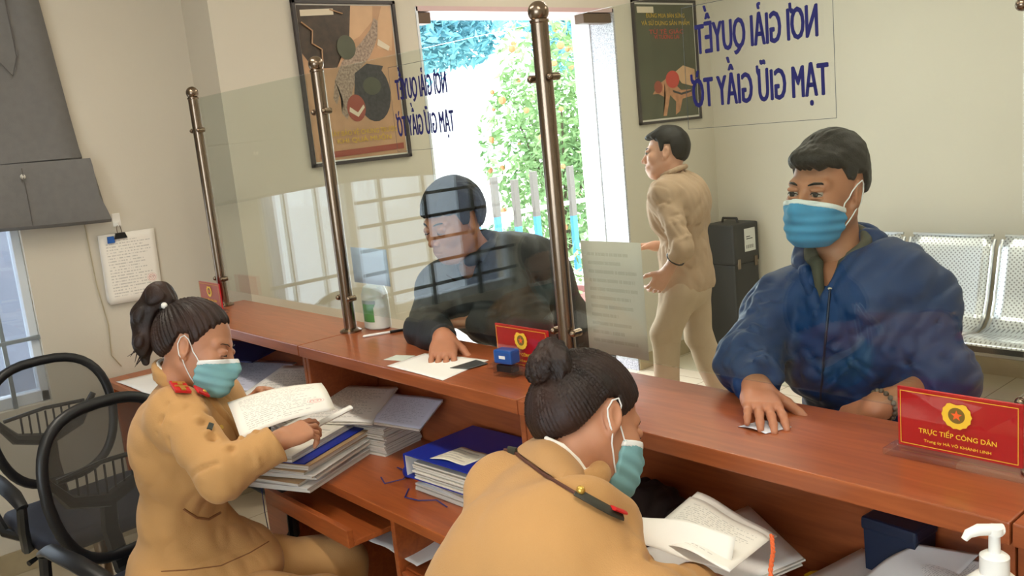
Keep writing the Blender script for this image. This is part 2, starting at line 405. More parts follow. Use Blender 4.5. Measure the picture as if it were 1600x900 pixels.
def head_blob(neck_to=None, female=False, lidded=False, scale=1):
    b = Blob(); w = .97 if female else 1.0
    b.ell((-.015, 0, .035), (.097, .076 * w, .090), .01)
    b.ell((.028, 0, -.030), (.062, .060 * w, .078), .035)
    b.ell((.060, 0, -.088), (.027, .028 * w, .024), .03)
    for s in (1, -1):
        b.cap((-.008, s * .052 * w, -.045), (.048, s * .030, -.088), .020, .018, .03)
        b.ell((.060, s * .040, -.016), (.024, .024, .024), .02)
        b.cap((.080 - .004 * female, s * .012, .030), (.068 - .003 * female, s * .045, .030), .011, .009, .014)
    b.ell((.078, 0, -.060), (.020, .028, .022), .02)
    for s in (1, -1): b.sub(f_ell((.103, s * .032, .010), (.018, .021, .013)), .014)
    b.cap((.086, 0, .020), (.109, 0, -.024), .006, .0105, .014)
    for s in (1, -1):
        b.ell((.097, s * .0115, -.030), (.010, .0075, .0075), .006)
        b.ell((.0805, s * .032, .012 if lidded else .0185), (.0145, .0165, .0115 if lidded else .0075), .003)   # lids
        b.ell((.0805, s * .032, .000), (.014, .0155, .0045), .003)
    b.cap((.091, -.017, -.0555), (.091, .017, -.0555), .0048, .0048, .008); b.cap((.089, -.014, -.0655), (.089, .014, -.0655), .0058, .0058, .008)
    b.sub(f_cap((.098, -.022, -.0605), (.098, .022, -.0605), .0022, .0022), .004)
    for s in (1, -1):
        R = Euler((0, math.radians(-12), s * math.radians(20))).to_matrix()
        b.ell((-.010, s * .078, .002), (.018, .007, .031), .006, R)
        b.ell((-.002, s * .074, -.025), (.009, .006, .010), .006)
        b.sub(f_ell((-.006, s * .087, .005), (.010, .0065, .019), R), .004)
        b.cap((.004, s * .077, -.004), (.000, s * .078, -.014), .0035, .0035, .003)
    b.cap((-.022, 0, -.03), (-.030, 0, -.09), .050 * w, .050 * w, .03)
    if neck_to is not None: b.cap((-.030, 0, -.09), neck_to, .049 * w * (.9 if female else 1), .056 * w, .03)
    return b
def hair_cut(xs, zs, k=.6):
    def f(p): return (np.interp(p[..., 0], xs, zs) + .0035 * np.sin(p[..., 1] * 330 + 2 * np.sin(p[..., 1] * 90)) * (p[..., 0] > .03) - p[..., 2]) * k
    return f
def taper(xs, zs, t=.010, w=.028):
    f = hair_cut(xs, zs, 1)
    def g(p): return t * np.clip(1 + f(p) / w, 0, 1) ** 1.5
    return g
def strands(center, axis, n=70, amp=.0013, seed=1):
    """fine grooves running away from the gather point"""
    ax = Vector(axis).normalized(); t = ax.cross(Vector((0, 1, 0.01))).normalized(); c2 = ax.cross(t)
    A, T, B, C = np.array(ax), np.array(t), np.array(c2), np.array(center); r = np.random.default_rng(seed); fr = r.integers(n // 3, n, 4); ph = r.uniform(0, 6, 4)
    def g(p):
        q = p - C; th = np.arctan2(q @ B, q @ T); rad = np.hypot(q @ B, q @ T)
        v = 0
        for f, h in zip(fr, ph): v = v + np.sin(th * f + h + rad * 12)
        return amp * v / 2 * np.clip(rad / .03, 0, 1)
    return g
def hand_blob(curl=(.35, .5, .35), spread=1.0, thumb=(.5, .3), scale=1.0, elbow=None, curls=None, female=False):
    """x to the fingertips, z = back of the hand, y = thumb side"""
    b = Blob(); ys = (.029, .0095, -.010, -.029); Ls = (.068, .076, .070, .054); w = .92 if female else 1.0
    b.ell((.045, 0, -.003), (.052, .039 * w, .0135), .012)
    for i, (y, L) in enumerate(zip(ys, Ls)):
        c = curls[i] if curls else curl
        x0 = .086 - abs(i - 1.2) * .004; base = Vector((x0, y * w, .002)); a = 0; sp = (y * 3.2) * spread
        b.cap((.006, y * .55, 0), base, .0115 * w, .0100 * w, .014)
        p = base; rr = [.0092 * w, .0085 * w, .0077 * w, .0066 * w]
        if i == 3: rr = [x * .88 for x in rr]
        for j, f in enumerate((.45, .30, .25)):
            a += c[j]; d = Vector((math.cos(a) * math.cos(sp), math.sin(sp) * math.cos(a), -math.sin(a))).normalized(); q = p + d * L * f
            b.cap(p, q, rr[j], rr[j + 1], .004); p = q
    t1, t2 = thumb
    p0 = Vector((.012, .020, -.004)); d1 = Vector((math.cos(t1 + .3), math.sin(t1 + .3), -.25)).normalized(); p1 = p0 + d1 * .042
    d2 = Vector((math.cos(t1), math.sin(t1), -.25 - t2 * .3)).normalized(); p2 = p1 + d2 * .032
    d3 = Vector((math.cos(t1 - t2), math.sin(t1 - t2), -.25 - t2 * .5)).normalized(); p3 = p2 + d3 * .026
    b.cap(p0, p1, .0155 * w, .0115 * w, .012).cap(p1, p2, .0112 * w, .0098 * w, .004).cap(p2, p3, .0098 * w, .0078 * w, .004)
    e = Vector(elbow).normalized() if elbow is not None else Vector((-1, 0, 0))
    b.cap((.004, 0, -.001), e * .03, .0235 * w, .0235 * w, .02); b.cap(e * .02, e * .12, .0235 * w, .031 * w, .02)
    b.d(fold((.088, -.035, .014), (.088, .035, .014), .006, -.0012))
    return b
def make_hand(wrist, fdir, back, right, elbow_pt, scale=1.0, **kw):
    """data + matrix of a hand; right=True for a right hand (thumb side mirrored)"""
    F = frame(fdir, back); M = F.to_4x4(); sy = -1 if False else 1
    # y axis (thumb side) is back x fingers (= left of finger dir); flip for the other hand
    flip = not right
    loc = Vector(wrist)
    el = F.transposed() @ (Vector(elbow_pt) - loc)
    if flip: el.y = -el.y
    V, Q = hand_blob(elbow=el, **kw).data(.0026)
    if flip: V = V * np.array([1, -1, 1]); Q = Q[:, ::-1]
    M = (F * scale).to_4x4(); M.translation = loc
    return V, Q, M
def mask_blob(pleat=True, female=False, grow=0.0):
    b = head_blob(None, female); b.ell((.050, 0, -.050), (.068, .060, .056), .02); b.cap((.09, 0, .002), (.114, 0, -.030), .009, .014, .02); b.ell((.076, 0, -.086), (.034, .036, .027), .03)
    b.cut(lambda p: ((.036 if female else .028) + np.abs(p[..., 2] + .055) * .10) - p[..., 0], .003)
    b.cut(lambda p: p[..., 2] - (-.030 + np.clip(p[..., 0] - .03, 0, 1) * .30), .003)
    b.cut(lambda p: -.112 - p[..., 2], .003)
    g = lambda p: -.0042 - grow + 0 * p[..., 0]
    b.d(g)
    if pleat: b.d(lambda p: .0016 * np.sin((p[..., 2] + .02) * 2 * PI / .024) * np.clip(1.2 - np.abs(p[..., 2] + .065) / .05, 0, 1))
    return b
def side_pts(hb, xz, off=.0025):
    out = []
    for x, z in xz:
        ys = np.linspace(.10, .03, 141); P = np.stack([np.full(141, x), ys, np.full(141, z)], -1); v = hb.ev(P); k = np.argmax(v < 0) if (v < 0).any() else 100; out.append((x, ys[k] + off, z))
    return out
def add_mask(root, M, mat, origin, female=False):
    V, Q = mask_blob(True, female).data(.0032); m = np_mesh('face_mask', [(V, Q, M)], mat, root, origin)
    def P(x, y, z): return (M @ Vector((x, y, z))) - Vector(origin)
    hb = head_blob(None, female); up = side_pts(hb, [(.038 if female else .031, -.028), (.028, -.016), (.016, -.004), (.008, .010)]) + [(0, .083, .026), (-.012, .087, .034), (-.022, .084, .026), (-.026, .081, .008)]; lo = side_pts(hb, [(.040 if female else .033, -.088), (.026, -.074), (.014, -.058), (.004, -.044)]) + [(-.004, .080, -.028), (-.014, .083, -.020), (-.022, .081, -.004)]
    for s in (1, -1):
        e = MB(); e.tube([P(x, y * s, z) for x, y, z in up + lo[::-1]], .0015, 6); e.build('ear_loop', MASKW, m, True)
    tb = mask_blob(False, female, .0008); tb.cut(lambda p: (-.030 + np.clip(p[..., 0] - .03, 0, 1) * .30 - .0028) - p[..., 2], .001)
    V, Q = tb.data(.0030); np_mesh('top_edge', [(V, Q, M)], MASKW, m, origin)
    return m
def add_eyes(root, M, origin, lidded=False, brow=HAIRK):
    def P(x, y, z): return (M @ Vector((x, y, z))) - Vector(origin)
    for s in (1, -1):
        if not lidded:
            b = MB(); b.sphere((0, 0, 0), .0124, 16); b.build('eyeball', EYEW, root, True, Matrix.Translation(P(.0795, s * .032, .0085)))
            b = MB(); b.sphere((0, 0, 0), .0074, 12, (.45, 1, 1)); o = b.build('iris', EYEK, root.children[-1] if False else root, True, Matrix.Translation(P(.0905, s * .032 + .0015, .0085)) @ M.to_3x3().to_4x4())
        b = MB(); b.tube([P(.086, s * .016, .0075), P(.0935, s * .027, .0125 if not lidded else .002), P(.092, s * .038, .0115 if not lidded else .002), P(.084, s * .047, .007 if not lidded else .001)], [.0008, .0016, .0016, .0008], 6)
        b.build('eyelashes', HAIRK, root, True)
        b = MB(); b.tube([P(.0905, s * .014, .029), P(.0885, s * .028, .0335), P(.0790, s * .042, .0335), P(.070, s * .050, .028)], [.0026, .0042, .0036, .0015] if brow is not HAIRB else [.0012, .0019, .0016, .0006], 8, flat=.7)
        b.build('eyebrow', brow, root, True)
def person(base, label, group=None):
    return Vector(base)
HORN = {'Ơ': 'O', 'Ờ': 'Ò', 'Ớ': 'Ó', 'Ữ': 'Ũ', 'Ự': 'Ụ', 'Ư': 'U', 'Ừ': 'Ù'}
def font_mesh(body):
    cu = bpy.data.curves.new('t', 'FONT'); cu.body = body; cu.size = 1; cu.resolution_u = 3
    o = bpy.data.objects.new('tmp', cu); COL.objects.link(o); dg = bpy.context.evaluated_depsgraph_get(); dg.update()
    me = bpy.data.meshes.new_from_object(o.evaluated_get(dg)); bpy.data.objects.remove(o); bpy.data.curves.remove(cu)
    co = np.zeros(len(me.vertices) * 3, dtype=np.float32); me.vertices.foreach_get('co', co); return me, co.reshape(-1, 3)
def text_mesh(body, mat, parent, origin, xdir, updir, width=None, height=None, bold=.0, depth=.0004, name='lettering'):
    base = ''.join(HORN.get(ch, ch) for ch in body); me, co = font_mesh(base); cap = .73
    bm = bmesh.new(); bm.from_mesh(me); bpy.data.meshes.remove(me)
    for i, ch in enumerate(body):
        if ch in HORN:
            m2, c2 = font_mesh(base[:i + 1]); bpy.data.meshes.remove(m2); x = c2[:, 0].max(); up = .73 if HORN[ch] in 'OÒÓ' else .75
            if HORN[ch] in 'OÒÓ': pts = [(x - .10, up - .06), (x - .02, up - .06), (x + .0, up + .07), (x + .07, up + .07), (x + .06, up - .06), (x - .02, up - .15), (x - .08, up - .16)]
            else: pts = [(x - .02, up - .10), (x + .02, up - .04), (x + .02, up + .06), (x + .09, up + .06), (x + .08, up - .08), (x - .0, up - .17)]
            bm.faces.new([bm.verts.new((px, py, 0)) for px, py in pts])
    co = np.array([v.co[:] for v in bm.verts])
    w = co[:, 0].max() - co[:, 0].min(); cx = (co[:, 0].max() + co[:, 0].min()) / 2
    sx = (width / w) if width else height / cap; sy = (height / cap) if height else sx
    X = Vector(xdir).normalized(); U = Vector(updir).normalized(); Nn = X.cross(U); st = bold * sy * cap
    out = bmesh.new()
    for k, (dx, dz) in enumerate(((0, 0), (-st, 0), (st, 0), (0, st * .45), (0, -st * .45)) if bold else ((0, 0),)):
        q = bm.copy()
        for v in q.verts: v.co = Vector(origin) + X * ((v.co.x - cx) * sx + dx) + U * (v.co.y * sy + dz) + Nn * (depth + .00012 * k)
        t = bpy.data.meshes.new('t'); q.to_mesh(t); q.free(); out.from_mesh(t); bpy.data.meshes.remove(t)
    bm.free(); me = bpy.data.meshes.new(name); out.to_mesh(me); out.free(); return link(name, me, mat, parent)
def sheet(name, corners, mat, parent=None, th=.0006, curl=0.0, n=10, ripple=0, seed=0, bendv=0):
    """paper from 4 corners: (u0v0,u1v0,u1v1,u0v1); curl lifts the middle; ripple waves it"""
    c = [Vector(p) for p in corners]; nrm = (c[1] - c[0]).cross(c[3] - c[0]).normalized()
    if nrm.z < 0: nrm = -nrm
    r = random.Random(seed); ph = r.uniform(0, 6)
    bm = bmesh.new(); uvl = bm.loops.layers.uv.new('UVMap'); g = []
    for j in range(n + 1):
        row = []
        for i in range(n + 1):
            u, v = i / n, j / n; p = (c[0] * (1 - u) + c[1] * u) * (1 - v) + (c[3] * (1 - u) + c[2] * u) * v
            p = p + nrm * (curl * math.sin(PI * u) + bendv * math.sin(PI * v) + ripple * (.5 + .5 * math.sin(u * 5 + ph + v * 3)) * (u * (1 - u) * 4))
            row.append(bm.verts.new(p))
        g.append(row)
    for j in range(n):
        for i in range(n):
            f = bm.faces.new((g[j][i], g[j][i + 1], g[j + 1][i + 1], g[j + 1][i]))
            for l, (a, b) in zip(f.loops, ((i, j), (i + 1, j), (i + 1, j + 1), (i, j + 1))): l[uvl].uv = (a / n, b / n)
    me = bpy.data.meshes.new(name); bm.to_mesh(me); bm.free(); o = link(name, me, mat, parent, True)
    if th:
        md = o.modifiers.new('t', 'SOLIDIFY'); md.thickness = th; md.offset = -1 if nrm.z > 0 else 1
    return o
# ------------------------------------------------------------------ the room
XW, XD, YC, XR, YB, ZC = -4.32, -4.03, 5.44, 2.6, -2.2, 3.1
struct(box('floor', (XW - .2, YB - .2, -.1), (XR + .2, YC + .2, 0), FLOOR))
struct(box('ceiling', (XW - .2, YB - .2, ZC), (XR + .2, YC + .2, ZC + .1), CEIL))
# left wall with the window hole (Y -.75...0.90, z .72...2.05)
b = MB(); wy0, wy1, wz0, wz1 = -.75, .93, .72, 2.05
b.box((XW - .2, YB - .2, 0), (XW, wy0, ZC)); b.box((XW - .2, wy1, 0), (XW, 1.79, ZC)); b.box((XW - .2, wy0, 0), (XW, wy1, wz0)); b.box((XW - .2, wy0, wz1), (XW, wy1, ZC))
struct(b.build('wall_left', WALL))
# entrance wall, a little proud of the left wall
dy0, dy1, dz = 2.927, 4.46, 2.38
b = MB(); b.box((XD - .33, 1.79, 0), (XD, dy0, ZC)); b.box((XD - .33, dy1, 0), (XD, YC + .2, ZC)); b.box((XD - .33, dy0, dz), (XD, dy1, ZC))
struct(b.build('wall_entrance', WALLJ))
struct(box('wall_right', (XD, YC, 0), (XR, YC + .2, ZC), WALL))
struct(box('wall_near', (XR, YB - .2, 0), (XR + .2, YC + .2, ZC), WALL))
b = MB(); rx0, rx1 = -1.2, 1.8
b.box((XW, YB - .2, 0), (rx0, YB, ZC)); b.box((rx1, YB - .2, 0), (XR, YB, ZC)); b.box((rx0, YB - .2, 0), (rx1, YB, .95)); b.box((rx0, YB - .2, 2.55), (rx1, YB, ZC))
struct(b.build('wall_rear', WALL))
b = MB(); b.box((rx0, YB - .12, .95), (rx1, YB - .06, 1.0)); b.box((rx0, YB - .12, 2.5), (rx1, YB - .06, 2.55))
for x in (rx0, -.2, .8, rx1 - .05): b.box((x, YB - .12, 1.0), (x + .05, YB - .06, 2.5))
w2 = struct(b.build('window_2', WHITE)); MB().box((rx0, YB - .095, 1), (rx1, YB - .09, 2.5)).build('pane', WINGL, w2)
# baseboards
struct(box('baseboard_left', (XW, YB, 0), (XW + .012, 1.79, .105), BASE, bevel=.003))
b = MB(); b.box((XD, 1.79, 0), (XD + .012, dy0, .105), .003); b.box((XD, dy1, 0), (XD + .012, YC, .105), .003); struct(b.build('baseboard_entrance', BASE))
struct(box('baseboard_right', (XD, YC - .012, 0), (XR, YC, .105), BASE, bevel=.003))
# granite door reveal and lintel
struct(box('trim_1', (XD - .20, dy1 - .012, 0), (XD + .004, dy1 + .004, dz), GRAN))
TILEW = mat('white_tile', (226, 230, 236), .3)
struct(box('trim_2', (XD - .36, dy1 - .020, 0), (XD - .20, dy1 + .004, dz), TILEW))
struct(box('trim_3', (XD - .33, dy0 - .004, 0), (XD + .004, dy0 + .010, dz), TILEW))
PINK = mat('rose_lintel_paint', (206, 176, 176), .5)
struct(box('trim_4', (XD - .33, dy0, dz - .022), (XD + .004, dy1, dz + .004), PINK))
BRN = mat('brown_metal', (96, 74, 58), .45)
for i, (y0, y1, lab) in enumerate(((dy0, dy0 + .10, 'left'), (dy1 - .26, dy1 - .012, 'right'))):
    o = box('door_bracket', (XD - .09, y0, dz - .085), (XD - .01, y1, dz - .026), BRN, bevel=.004)
    tag(o, f'small brown metal bracket at the top {lab} corner of the open doorway', 'bracket')

# left window: white frame, sashes, grille, pane
b = MB(); fx0, fx1 = XW - .10, XW - .03
for y0, y1, z0, z1 in ((wy0, wy1, wz0, wz0 + .05), (wy0, wy1, wz1 - .05, wz1), (wy1 - .035, wy1, wz0, wz1), (wy0, wy0 + .04, wz0, wz1), (.36, .42, wz0, wz1)): b.box((fx0, y0, z0), (fx1, y1, z1), .004)
win = struct(b.build('window_1', mat('white_window_frame', (214, 220, 226), .4)))
MB().box((XW - .07, wy0, wz0), (XW - .065, wy1, wz1)).build('pane', WINGL, win)
GRB = mat('grey_window_bar', (140, 150, 156), .4, .3); GRD = mat('dark_window_bar', (50, 56, 62), .4, .3)
b = MB()
for z in (1.01,): b.box((XW - .022, .42, z - .009), (XW - .006, wy1, z + .009), .002)
for y in (.60, .785): b.box((XW - .024, y - .009, wz0), (XW - .008, y + .009, wz1), .002)
b.build('window_bars', GRB, win)
b = MB()
for z in [wz0 + .12 + .135 * k for k in range(9)]: b.box((XW - .022, wy0, z - .009), (XW - .006, .36, z + .009), .002)
for y in (-.45, -.1, .2): b.box((XW - .024, y - .014, wz0), (XW - .008, y + .014, wz1), .002)
b.build('window_grille', GRD, win)
# roman blind
def blind():
    t = empty('roman_blind', (XW + .03, .2, 1.5), 0, 'grey roman blind covering the top of the left window', 'window blind')
    o = Vector(t.location)
    # profile down the cloth: (x out of wall, z)
    prof = [(.020, 2.75), (.022, 2.3), (.024, 1.95), (.030, 1.80), (.040, 1.765), (.030, 1.755)]
    b = MB(); ys = np.linspace(-.85, 1.0, 24)
    def edge(z): return 1.155 + (2.45 - z) * .085
    rows = []
    for x, z in prof: rows.append([b.bm.verts.new((x + .003 * math.sin(k * .9 + z * 5), (-.85 + (edge(z) + .85) * k / 23) - o.y, z - o.z)) for k in range(24)])
    for r0, r1 in zip(rows, rows[1:]):
        for k in range(23): b.bm.faces.new((r0[k], r0[k + 1], r1[k + 1], r1[k]))
    p = b.build('blind_panel', GREYC, t, True); md = p.modifiers.new('t', 'SOLIDIFY'); md.thickness = .004
    prof = [(.045, 1.762), (.058, 1.73), (.066, 1.66), (.072, 1.60), (.082, 1.54), (.076, 1.50), (.052, 1.485), (.034, 1.50), (.03, 1.6), (.034, 1.75)]
    b = MB(); rows = []
    for i, (x, z) in enumerate(prof):
        row = []
        for k in range(24):
            u = k / 23; e = 1.245 + (.035 * max(0, (1.60 - z)) / .1); sag = -.018 * math.sin(PI * u * 2.1 + .8) * (1 if z < 1.6 else .3)
            row.append(b.bm.verts.new((x + .004 * math.sin(k * 1.3 + i), (-.85 + (e + .85) * u) - o.y, z + sag - o.z)))
        rows.append(row)
    for r0, r1 in zip(rows, rows[1:] + rows[:1]):
        for k in range(23): b.bm.faces.new((r0[k], r0[k + 1], r1[k + 1], r1[k]))
    b.bm.faces.new([r[-1] for r in rows]); b.bm.faces.new([r[0] for r in rows][::-1])
    b.build('blind_fold', GREYC, t, True)
    b = MB(); b.tube([(.035, 1.02 - o.y, 2.75 - o.z), (.035, 1.03 - o.y, 2.2 - o.z), (.04, 1.0 - o.y, 2.12 - o.z), (.035, .93 - o.y, 2.22 - o.z), (.035, .90 - o.y, 2.75 - o.z)], .003, 6)
    b.build('pull_cord', mat('grey_cord', (90, 86, 84), .7), t, True); b = MB()
    b.tube([(.09, .955 - o.y, 1.74 - o.z), (.092, .957 - o.y, 1.63 - o.z), (.098, .955 - o.y, 1.50 - o.z)], .0022, 6)
    b.build('pull_cord', mat('grey_cord', (90, 86, 84), .7), t, True)
    MB().sphere((.082, .955 - o.y, 1.705 - o.z), .011, 12).build('cord_ring', mat('cream_plastic', (200, 196, 186), .4), t, True)
blind()
# thin wire down the wall
b = MB(); b.tube([(XW + .006, 1.19, 1.47), (XW + .005, 1.195, 1.2), (XW + .005, 1.215, 1.0), (XW + .005, 1.205, .86), (XW + .005, 1.24, .8)], .0025, 6)
tag(b.build('wall_cable', mat('cream_cable', (176, 164, 136), .5), None, True), 'thin cream cable running down the left wall below the grey blind', 'cable')

# ceiling lights (real fixtures)
TUBE = mat('lit_diffuser', (255, 250, 238), .5, emit=(255, 244, 224), estr=9)
cl0 = None
for i, (x, y) in enumerate(((-2.6, .6), (-.2, .6), (-2.6, 3.6), (-.2, 3.6))):
    if cl0 is None:
        t = empty('ceiling_light', (x, y, ZC), 0, 'x', 'ceiling light', 'long ceiling lights'); cl0 = t
        MB().box((-.62, -.11, -.05), (.62, .11, 0), .006).build('housing', WHITE, t); MB().box((-.60, -.09, -.062), (.60, .09, -.050), .004).build('diffuser', TUBE, t)
    else: t = copy_tree(cl0); t.location = (x, y, ZC)
    t['label'] = ['long ceiling light over the far officer desk', 'long ceiling light over the near officer desk', 'long ceiling light in the waiting area near the door', 'long ceiling light in the waiting area far from the door'][i]
    area('lamp_glow', (x, y, ZC - .08), (1.2, .2), 17, (0, 0, 0), (1, .93, .80))

# ------------------------------------------------------------------ outdoors
struct(box('ground_outside', (-40, -20, -.22), (XD - .33, 40, -.12), mat('bright_concrete', (214, 210, 202), .8, noise=.1, nscale=1)))
struct(box('doorstep', (XD - 1.2, dy0 - .3, -.12), (XD - .33, dy1 + .3, -.02), TILEW, bevel=.01))
o = box('neighbour_wall', (-5.75, -5.5, -.12), (-5.55, 2.5, 3.4), mat('blue_grey_render', (160, 168, 190), .8, noise=.15, nscale=1.2)); tag(o, 'blue-grey neighbouring wall seen through the left window', 'outside wall')
def leaf_bush(name, c, rad, n, leaf, mats, label, cat, seed, trunk=True, flowers=0, fmat=None, zmin=.0):
    r = random.Random(seed); t = empty(name, (c[0], c[1], -.12), 0, label, cat); b = MB()
    def blade(b, p, s):
        d = Vector((r.gauss(0, 1), r.gauss(0, 1), r.gauss(0, .7))).normalized(); q = d.cross(Vector((r.gauss(0, 1), r.gauss(0, 1), r.gauss(0, 1)))).normalized(); k = d.cross(q) * s * .18
        b.verts([p - d * s, p + q * s * .42 + k, p + d * s, p - q * s * .42 + k], [(0, 1, 2), (0, 2, 3)])
    for i in range(n):
        v = Vector((r.gauss(0, 1), r.gauss(0, 1), r.gauss(0, 1))).normalized() * (r.random() ** .4)
        lump = 1 + .25 * math.sin(v.x * 7 + seed) * math.cos(v.y * 6) * math.sin(v.z * 5 + 1)
        p = Vector((v.x * rad[0] * lump, v.y * rad[1] * lump, c[2] + .12 + v.z * rad[2] * lump))
        blade(b, p, leaf * r.uniform(.6, 1.3))
    f = b.build('foliage', mats, t, recalc=False); f['kind'] = 'stuff'
    if trunk:
        b = MB()
        for k in range(5):
            a = k * 1.26 + seed; b.tube([(0, 0, 0), (.05 * math.cos(a), .05 * math.sin(a), c[2] * .5), (rad[0] * .6 * math.cos(a), rad[1] * .6 * math.sin(a), c[2] + rad[2] * .4)], [.035, .025, .01], 6)
        b.build('stem', mat('bark', (96, 84, 70), .9), t, True)
    if flowers:
        b = MB()
        for i in range(flowers):
            v = Vector((r.gauss(0, 1), r.gauss(0, 1), r.gauss(0, 1))).normalized(); b.sphere((v.x * rad[0], v.y * rad[1], c[2] + .12 + v.z * rad[2]), r.uniform(.025, .045), 6)
        b.build('blossom', fmat, t, True)['kind'] = 'stuff'
    return t
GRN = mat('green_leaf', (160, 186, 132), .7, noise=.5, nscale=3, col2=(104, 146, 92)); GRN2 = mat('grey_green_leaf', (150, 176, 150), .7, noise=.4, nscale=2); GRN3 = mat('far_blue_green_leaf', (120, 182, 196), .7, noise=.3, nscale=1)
ORG = mat('orange_blossom', (226, 140, 96), .6)
leaf_bush('flowering_shrub', (-7.4, 7.15, 1.35), (.9, .75, 1.45), 5200, .06, GRN, 'tall green shrub dotted with orange blossom at the right of the doorway', 'shrub', 3, flowers=70, fmat=ORG)
leaf_bush('low_shrub', (-7.0, 5.6, .35), (.4, .45, .5), 1100, .05, GRN2, 'low loose shrub behind the blue railings', 'shrub', 5, trunk=False)
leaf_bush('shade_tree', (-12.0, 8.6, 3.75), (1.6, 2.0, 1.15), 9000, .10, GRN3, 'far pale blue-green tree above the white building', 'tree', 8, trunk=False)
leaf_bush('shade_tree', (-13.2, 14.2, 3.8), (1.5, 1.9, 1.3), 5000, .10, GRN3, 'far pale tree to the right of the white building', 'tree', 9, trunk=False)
# white building with awning band
WB = mat('white_render', (240, 238, 236), .8)
bl = empty('white_building', (-17, 11, -.12), 0, 'white building across the yard with a white awning band', 'building')
MB().box((-2, -4, 0), (0, 3.2, 3.2)).build('wall', WB, bl)
MB().box((-.1, -.9, 2.75), (.9, 1.3, 3.25), .02).build('awning', WB, bl)
for i, (y0, z0) in enumerate(((-3.5, .9), (-2.3, .9), (-3.5, 2.0), (-2.3, 2.0))):
    f = MB().box((.0, y0, z0), (.06, y0 + .8, z0 + .8)).build('window', mat('steel_blue_shutter', (84, 110, 150), .5), bl); MB().box((.06, y0 + .36, z0), (.08, y0 + .44, z0 + .8)).build('mullion', WHITE, f)
# blue and grey railings on a low white wall
o = box('low_white_wall', (-6.35, 3.6, -.12), (-6.2, 8.2, .25), WB, bevel=.01); tag(o, 'low white wall under the blue railings outside the door', 'low wall')
fb = empty('yard_railing', (-6.27, 5.6, .25), 0, 'railing of blue and grey slats standing on the low white wall outside', 'railing')
BLU = mat('sky_blue_paint', (70, 150, 210), .5); GRS = mat('weathered_slat_top', (120, 112, 108), .7)
for k in range(12):
    y = -1.6 + k * .24; s = MB().box((-.02, y - .03, 0), (.02, y + .03, .72 + .06 * (k % 2)), .004).build('slat', BLU, fb); MB().box((-.022, y - .032, .55 + .06 * (k % 3)), (.022, y + .032, .98 + .05 * (k % 2)), .004).build('slat_top', GRS, s)
MB().box((-.03, -1.8, .12), (-.01, 2.0, .16)).build('rail', WB, fb); MB().box((-.03, -1.8, .66), (-.01, 2.0, .70)).build('rail', WB, fb)
def pot(x, y, r, h, m, lab):
    t = empty('flower_pot', (x, y, -.12), 0, lab, 'flower pot'); b = MB(); b.lathe([(r * .7, 0), (r, h), (r * 1.12, h), (r * 1.12, h + .04), (r * .95, h + .04), (r * .9, h - .02)]); b.build('pot', m, t, True)
    rr = random.Random(int(x * 10)); b = MB()
    for i in range(160):
        a = rr.uniform(0, 6.28); q = rr.uniform(0, r * 1.2); p = Vector((q * math.cos(a), q * math.sin(a), h + rr.uniform(0, .45))); d = Vector((rr.gauss(0, 1), rr.gauss(0, 1), rr.gauss(.6, .6))).normalized() * .06; s = Vector((-d.y, d.x, 0)) * .4
        b.verts([p - d, p + s, p + d, p - s], [(0, 1, 2, 3)])
    b.build('foliage', GRN, t, recalc=False)['kind'] = 'stuff'
pot(-5.35, 5.05, .24, .42, mat('rose_glazed_pot', (190, 130, 130), .4), 'rose glazed flower pot right outside the doorway')
pot(-5.5, 4.45, .17, .3, mat('terracotta', (170, 110, 90), .7), 'smaller terracotta pot outside the doorway behind the hanging notice')

# ------------------------------------------------------------------ waiting bench
def seat_shell(x):
    # profile (y from wall side, z)
    prof = [(5.24, .862), (5.20, .80), (5.16, .66), (5.12, .52), (5.08, .43), (5.02, .385), (4.93, .375), (4.80, .395), (4.70, .405), (4.66, .385)]
    w = .235; b = MB(); rows = []
    pts = []
    for i in range(len(prof) - 1):
        for k in range(3): t = k / 3; pts.append((prof[i][0] * (1 - t) + prof[i + 1][0] * t, prof[i][1] * (1 - t) + prof[i + 1][1] * t))
    pts.append(prof[-1])
    for i, (y, z) in enumerate(pts):
        ww = w - (.03 * max(0, 1 - i / 2)) ; rows.append([b.bm.verts.new((ww * (k / 8 * 2 - 1), y + .010 * (1 - (k / 4 - 1) ** 2), z - .006 * (1 - (k / 4 - 1) ** 2))) for k in range(9)])
    for r0, r1 in zip(rows, rows[1:]):
        for k in range(8): b.bm.faces.new((r0[k], r0[k + 1], r1[k + 1], r1[k]))
    o = b.build('seat_shell', PERF, bench, True, Matrix.Translation((x, 0, 0))); md = o.modifiers.new('t', 'SOLIDIFY'); md.thickness = .008
    b = MB()
    for s in (-1, 1): b.tube([(s * w, y, z) for y, z in pts[1:]], .011, 8)
    b.tube([(-w + .01, 5.24, .862), (w - .01, 5.24, .862)], .009, 8)
    b.build('shell_rim', STEELB, o, True, Matrix.Translation((x, 0, 0)))
PERF = bpy.data.materials.new('perforated_steel'); PERF.use_nodes = True
nt = PERF.node_tree; p = nt.nodes['Principled BSDF']; p.inputs['Metallic'].default_value = .75; p.inputs['Roughness'].default_value = .34
tc = nt.nodes.new('ShaderNodeTexCoord'); mp = nt.nodes.new('ShaderNodeMapping'); mp.inputs['Scale'].default_value = (1, 0.0, 1); mp.inputs['Rotation'].default_value = (0, .78, 0); vo = nt.nodes.new('ShaderNodeTexVoronoi'); vo.inputs['Scale'].default_value = 60; vo.inputs['Randomness'].default_value = 0
rp = nt.nodes.new('ShaderNodeValToRGB'); rp.color_ramp.elements[0].position = .22; rp.color_ramp.elements[0].color = (*S((150, 152, 156)), 1); rp.color_ramp.elements[1].position = .32; rp.color_ramp.elements[1].color = (*S((222, 226, 230)), 1)
